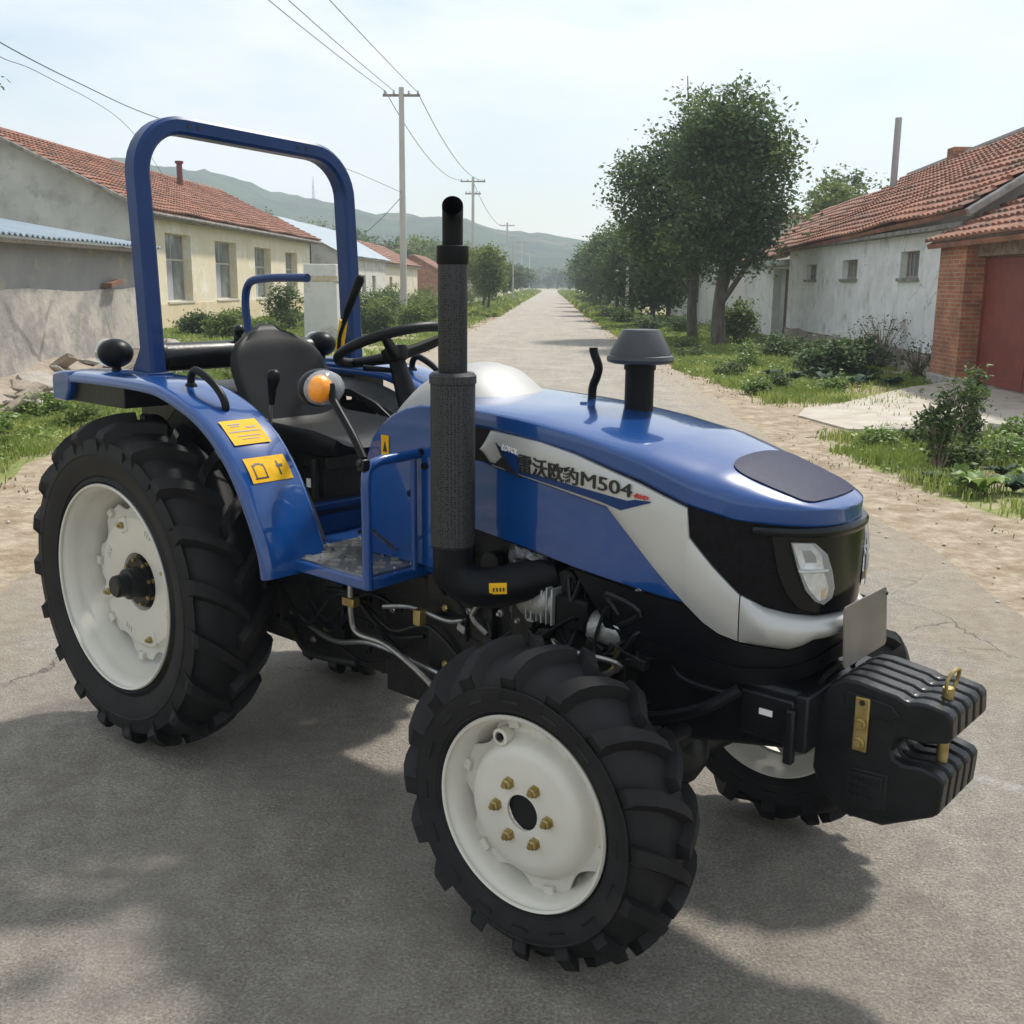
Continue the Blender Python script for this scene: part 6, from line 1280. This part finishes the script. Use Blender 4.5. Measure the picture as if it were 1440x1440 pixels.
for i, (x, y, s, m) in enumerate([(3.62, 8.9, .24, 'weed'), (3.95, 9.0, .20, 'cabbage'), (4.3, 9.4, .22, 'weed'), (4.0, 8.4, .18, 'cabbage'), (4.55, 8.9, .22, 'weed'), (3.45, 9.35, .15, 'cabbage'), (4.7, 9.9, .2, 'weed'), (4.15, 9.75, .15, 'cabbage'), (3.72, 9.55, .16, 'weed'), (4.4, 8.3, .2, 'weed')]):
    rosette((x, y, .0), 11, s, M[m], 200 + i, 'broad-leaved plant in the right foreground verge below the apron', 'leafy plants in the right foreground')
for i, (x, y, s) in enumerate([(4.9, 19.2, .26), (5.3, 18.8, .24), (5.7, 19.3, .28), (4.5, 19.8, .22), (5.1, 20.0, .28), (6.0, 18.9, .25), (4.2, 20.4, .2), (5.9, 20.2, .26)]):
    rosette((x, y, .0), 12, s, M['cabbage'], 230 + i, 'dark cabbage-like plant growing before the white wall', 'cabbage plants by the white wall')
# pebbles and litter on the shoulders
pm = mat('pebble', (.34, .30, .25), .9, 0, (.48, .44, .38), 30)
r = random.Random(77); b = MB()
for i in range(420):
    y = 4.5 + 22 * r.random() ** 1.7; x = r.uniform(rsh(y) - 1.2, rsh(y) + .5) if r.random() < .6 else r.uniform(lsh(y) - .4, lsh(y) + 1.4); s = r.uniform(.004, .016)
    b.sphere((x, y, s * .3), (s * r.uniform(.8, 1.4), s, s * .6), 6, 4, rot=Matrix.Rotation(r.uniform(0, 3), 3, 'Z'))
o = b.build('pebbles', pm, None, smooth=60, weld=False); o['kind'] = 'stuff'
# ------------------------------------------------------------------ poles and wires
M['conc_pole'] = mat('concrete_pole', (.40, .38, .35), .9, 0, (.50, .48, .45), 3, bump=.2, stretch=(1, 1, .2))
def pole(loc, h, r0, r1, label, arms=(), group=None):
    t = thing('utility_pole', loc, label, 'pole', group=group); b = MB(); b.cyl((0, 0, -.2), (0, 0, h), r0, r1, n=16); b.build('pole', M['conc_pole'], t, smooth=40)
    for z, L_ in arms:
        b = MB(); b.box((0, 0, z), (L_, .09, .09)); c = b.build('crossarm', M['eavegrey'], t, smooth=0)
        for k in (-1, -.45, .45, 1):
            i_ = MB(); i_.lathe([(0, 0), (.04, 0), (.055, .05), (.03, .08), (.04, .13), (0, .14)], (k * (L_ / 2 - .08), 0, z + .045), 'z', 10); i_.build('insulator', M['console'], c)
    return t
pole((-6.12, 45, 0), 9.3, .155, .105, 'concrete utility pole nearest the road, left of the black exhaust', [(9.0, 1.5)])
pole((-6.05, 84, 0), 9.5, .14, .10, 'second concrete pole with a crossarm, just right of the exhaust tip', [(9.2, 1.9), (8.3, 1.2)])
for i, (x, y) in enumerate([(-5.9, 145), (-5.6, 205), (-5.4, 270)]): pole((x, y, 0), 9.5, .15, .11, 'hazy distant utility pole in the line on the left', [(9.1, 1.9)], 'distant poles in the left line')
pole((-3.45, 98, 0), 5.2, .09, .07, 'short yellowish post beside the left round trees')
pole((3.28, 47, 0), 3.6, .075, .06, 'thin pale post standing under the right-hand trees')
pole((3.6, 61, 0), 4.6, .08, .06, 'second thin post deeper among the right-hand trees')
mt = thing('radio_mast', (-150, 690, 36), 'thin lattice mast on the ridge of the hazy hill', 'mast'); b = MB()
for sx, sy in ((-1, -1), (1, -1), (1, 1), (-1, 1)): b.tube([(sx * 1.4, sy * 1.4, 0), (0, 0, 30)], [.16, .10], 5)
for k in range(9): 
    z = k * 3.1; q = 1.4 * (1 - z / 30); b.tube([(-q, -q, z), (q, q, z + 2.5)], .09, 4); b.tube([(q, -q, z), (-q, q, z + 2.5)], .09, 4); b.tube([(-q, -q, z), (q, -q, z)], .09, 4)
b.build('lattice', M['eavegrey'], mt, weld=False)
def wire(a, c, sag, label, rad=.012):
    a, c = Vector(a), Vector(c); pts = [a.lerp(c, i / 24) - Vector((0, 0, sag * 4 * (i / 24) * (1 - i / 24))) for i in range(25)]
    o = MB().tube(pts, rad, 5).build('power_wire', M['ink'], None, weld=False); return tag(o, label, 'wire')
wire((-9.3, -4, 9.7), (-6.75, 45, 9.15), .5, 'left one of the thin wires crossing the sky above the roll bar')
wire((-8.7, -4, 9.7), (-6.4, 45, 9.15), .4, 'middle one of the thin wires crossing the sky above the roll bar')
wire((-7.6, -4, 9.9), (-5.5, 45, 9.15), .3, 'right one of the thin wires crossing the sky above the roll bar')
def wire_path(pts, label, rad):
    o = MB().tube(smooth_path(pts, 8), rad, 5).build('power_wire', M['ink'], None, weld=False); return tag(o, label, 'wire')
wire_path([(-6.4, -8, 5.6), (-6.8, 4, 5.0), (-7.2, 12, 4.9), (-7.92, 16, 4.98), (-8.54, 20, 5.13), (-8.94, 25, 5.26), (-8.78, 32, 5.55), (-7.5, 38, 5.62), (-6.12, 45, 5.25)], 'dark cable slanting down from the upper left corner to the roll bar', .009)
wire_path([(-7.5, -8, 7.0), (-8.3, 5, 5.9), (-9.8, 18, 5.7), (-10.92, 22, 5.95), (-11.93, 26, 6.34), (-13.26, 34, 6.45), (-14.6, 41, 5.6), (-15.4, 44, 5.15)], 'fainter cable above the red roof on the left', .008)
for dx, n_ in ((-.85, 'lower'), (.85, 'upper')): wire((-6.12 + dx * .75, 45, 9.15), (-6.05 + dx, 84, 9.3), .9, n_ + ' wire running between the two nearest concrete poles', .016)
wire((-6.05, 84, 9.2), (-5.9, 145, 9.2), 1.2, 'wire continuing from the second pole into the haze', .02)
wire((-6.12, 45, 5.15), (-13.0, 68, 3.9), .3, 'service wire running from the pole to the metal roofed house', .014)
wire((3.5, 12, 6.1), (8.6, 14.5, 8.0), .1, 'thin wire at the top right corner of the sky', .006)
# ------------------------------------------------------------------ hills
def hill_h(px_ridge, Y): return
RID = [(-900, 262), (-300, 262), (100, 258), (200, 256), (260, 258), (295, 262), (340, 268), (380, 282), (450, 298), (540, 317), (600, 323), (660, 321), (700, 330), (760, 338), (820, 346), (900, 350), (1100, 352), (1400, 340), (2200, 330)]
def hills(name, Y, depth, dz, m, seed, lift=0, rid=RID, rough=1.0):
    xs = [(-900 + 12 * i) for i in range(260)]; rows = []
    for j in range(15):
        v = j / 14; row = []
        for px in xs:
            hz = (400 - interp(px, rid)) / 1497.7 * Y + 1.7 + lift
            x = (px - 775) / 1497.7 * Y; prof = math.sin(min(1, v * 1.15) * PI / 2) ** 1.1 if v < .87 else math.cos((v - .87) / .13 * .9)
            n = mnoise.noise(Vector((x * .02, v * 3, seed))) * .10 + mnoise.noise(Vector((x * .06, v * 8, seed))) * .05 + mnoise.noise(Vector((x * .3, v * 20, seed))) * .022
            row.append((x * lerp(.7, 1, v), Y - depth * (1 - v), max(-2, hz * prof * (1 + (n * rough if v < .8 else n * .35 * rough)) - 2 * (1 - v)) + (mnoise.noise(Vector((x * .45, 3, seed))) * 1.3 if v > .5 else 0)))
        rows.append(row)
    b = MB(); b.grid(rows); o = b.build(name, m, None, smooth=50, weld=False); o['kind'] = 'structure'; return o
hm = mat('wooded_hill', (.010, .036, .018), .95, 0, (.045, .10, .04), .05, 10, contrast=(.40, .60), col3=(.14, .14, .08), scale3=.02, c3=(.56, .68), bump=1, bscale=.35, bdist=4, spec=.1)
hills('hills', 700, 260, 0, hm, 1.3)
RID2 = [(-900, 300), (0, 330), (300, 350), (430, 352), (520, 362), (600, 366), (680, 372), (740, 380), (800, 388), (840, 384), (900, 378), (1000, 372), (1400, 360), (2200, 350)]
hills('hills', 460, 70, 0, hm, 4.7, rid=RID2, rough=1.6)
# ------------------------------------------------------------------ air
hz = MB(); hz.box2((-700, -40, -4), (500, 760, 92)); ho = hz.build('haze', None, None, smooth=0, weld=True) if False else None
me = bpy.data.meshes.new('haze'); me.from_pydata(hz.v, [], hz.f)
hm_ = bpy.data.materials.new('haze_air'); hm_.use_nodes = True; nt = hm_.node_tree; nt.nodes.remove(nt.nodes['Principled BSDF']); pv = N(nt, 'ShaderNodeVolumePrincipled')
pv.inputs['Density'].default_value = .0010; pv.inputs['Color'].default_value = (.84, .93, 1, 1); pv.inputs['Anisotropy'].default_value = .15
nt.links.new(pv.outputs[0], nt.nodes['Material Output'].inputs['Volume']); me.materials.append(hm_)
ho = bpy.data.objects.new('haze', me); COL.objects.link(ho); ho['kind'] = 'stuff'
# ------------------------------------------------------------------ camera, light, render settings
cam = bpy.data.cameras.new('camera'); co = bpy.data.objects.new('camera', cam); COL.objects.link(co)
yaw, pitch, roll = R_(91.9345), R_(12.1211), R_(.5843)
F = Vector((math.cos(yaw) * math.cos(pitch), math.sin(yaw) * math.cos(pitch), -math.sin(pitch))); Rv = Vector((math.sin(yaw), -math.cos(yaw), 0)); U = Rv.cross(F)
Rv2 = math.cos(roll) * Rv + math.sin(roll) * U; U2 = -math.sin(roll) * Rv + math.cos(roll) * U
mw = Matrix((Rv2, U2, -F)).transposed().to_4x4(); mw.translation = Vector((0, 0, 1.6917)); co.matrix_world = mw
cam.sensor_width = 36; cam.lens = 1497.74 / 1440 * 36; cam.clip_start = .05; cam.clip_end = 6000
scene.camera = co
scene.render.resolution_x = 1024; scene.render.resolution_y = 1024
SUN_AZ = Vector((.57, .82)); EL = R_(54)
sd_ = Vector((SUN_AZ.x, SUN_AZ.y, 0)).normalized() * math.cos(EL) + Vector((0, 0, math.sin(EL)))
sl = bpy.data.lights.new('sun', 'SUN'); sl.energy = 3.7; sl.angle = R_(4.5); sl.color = (1, .95, .87)
so = bpy.data.objects.new('sun', sl); COL.objects.link(so); so.rotation_euler = sd_.to_track_quat('Z', 'Y').to_euler()
w = bpy.data.worlds.new('World'); scene.world = w; w.use_nodes = True; nt = w.node_tree; L = nt.links
bg = nt.nodes['Background']; sky = N(nt, 'ShaderNodeTexSky'); sky.sky_type = 'NISHITA'; sky.sun_disc = False
sky.sun_elevation = EL; sky.sun_rotation = math.atan2(sd_.x, sd_.y); sky.air_density = 1.2; sky.dust_density = .8; sky.ozone_density = 1.2
tc = N(nt, 'ShaderNodeTexCoord'); mp = N(nt, 'ShaderNodeMapping'); mp.inputs['Scale'].default_value = (1.0, 1.0, 3.2)
n1 = N(nt, 'ShaderNodeTexNoise'); n1.inputs['Scale'].default_value = 2.6; n1.inputs['Detail'].default_value = 6; n1.inputs['Roughness'].default_value = .55
L.new(tc.outputs['Generated'], mp.inputs[0]); L.new(mp.outputs[0], n1.inputs['Vector'])
r = N(nt, 'ShaderNodeValToRGB'); r.color_ramp.elements[0].position = .36; r.color_ramp.elements[1].position = .58; r.color_ramp.elements[0].color = (.30, .30, .30, 1); r.color_ramp.elements[1].color = (.95, .95, .95, 1)
L.new(n1.outputs['Fac'], r.inputs[0])
mx = N(nt, 'ShaderNodeMixRGB'); L.new(r.outputs[0], mx.inputs[0]); L.new(sky.outputs[0], mx.inputs[1]); mx.inputs[2].default_value = (7.6, 8.0, 8.3, 1)
L.new(mx.outputs[0], bg.inputs[0]); bg.inputs[1].default_value = .1
scene.view_settings.view_transform = 'Standard'; scene.view_settings.look = 'None'; scene.view_settings.exposure = .5; scene.view_settings.gamma = 1
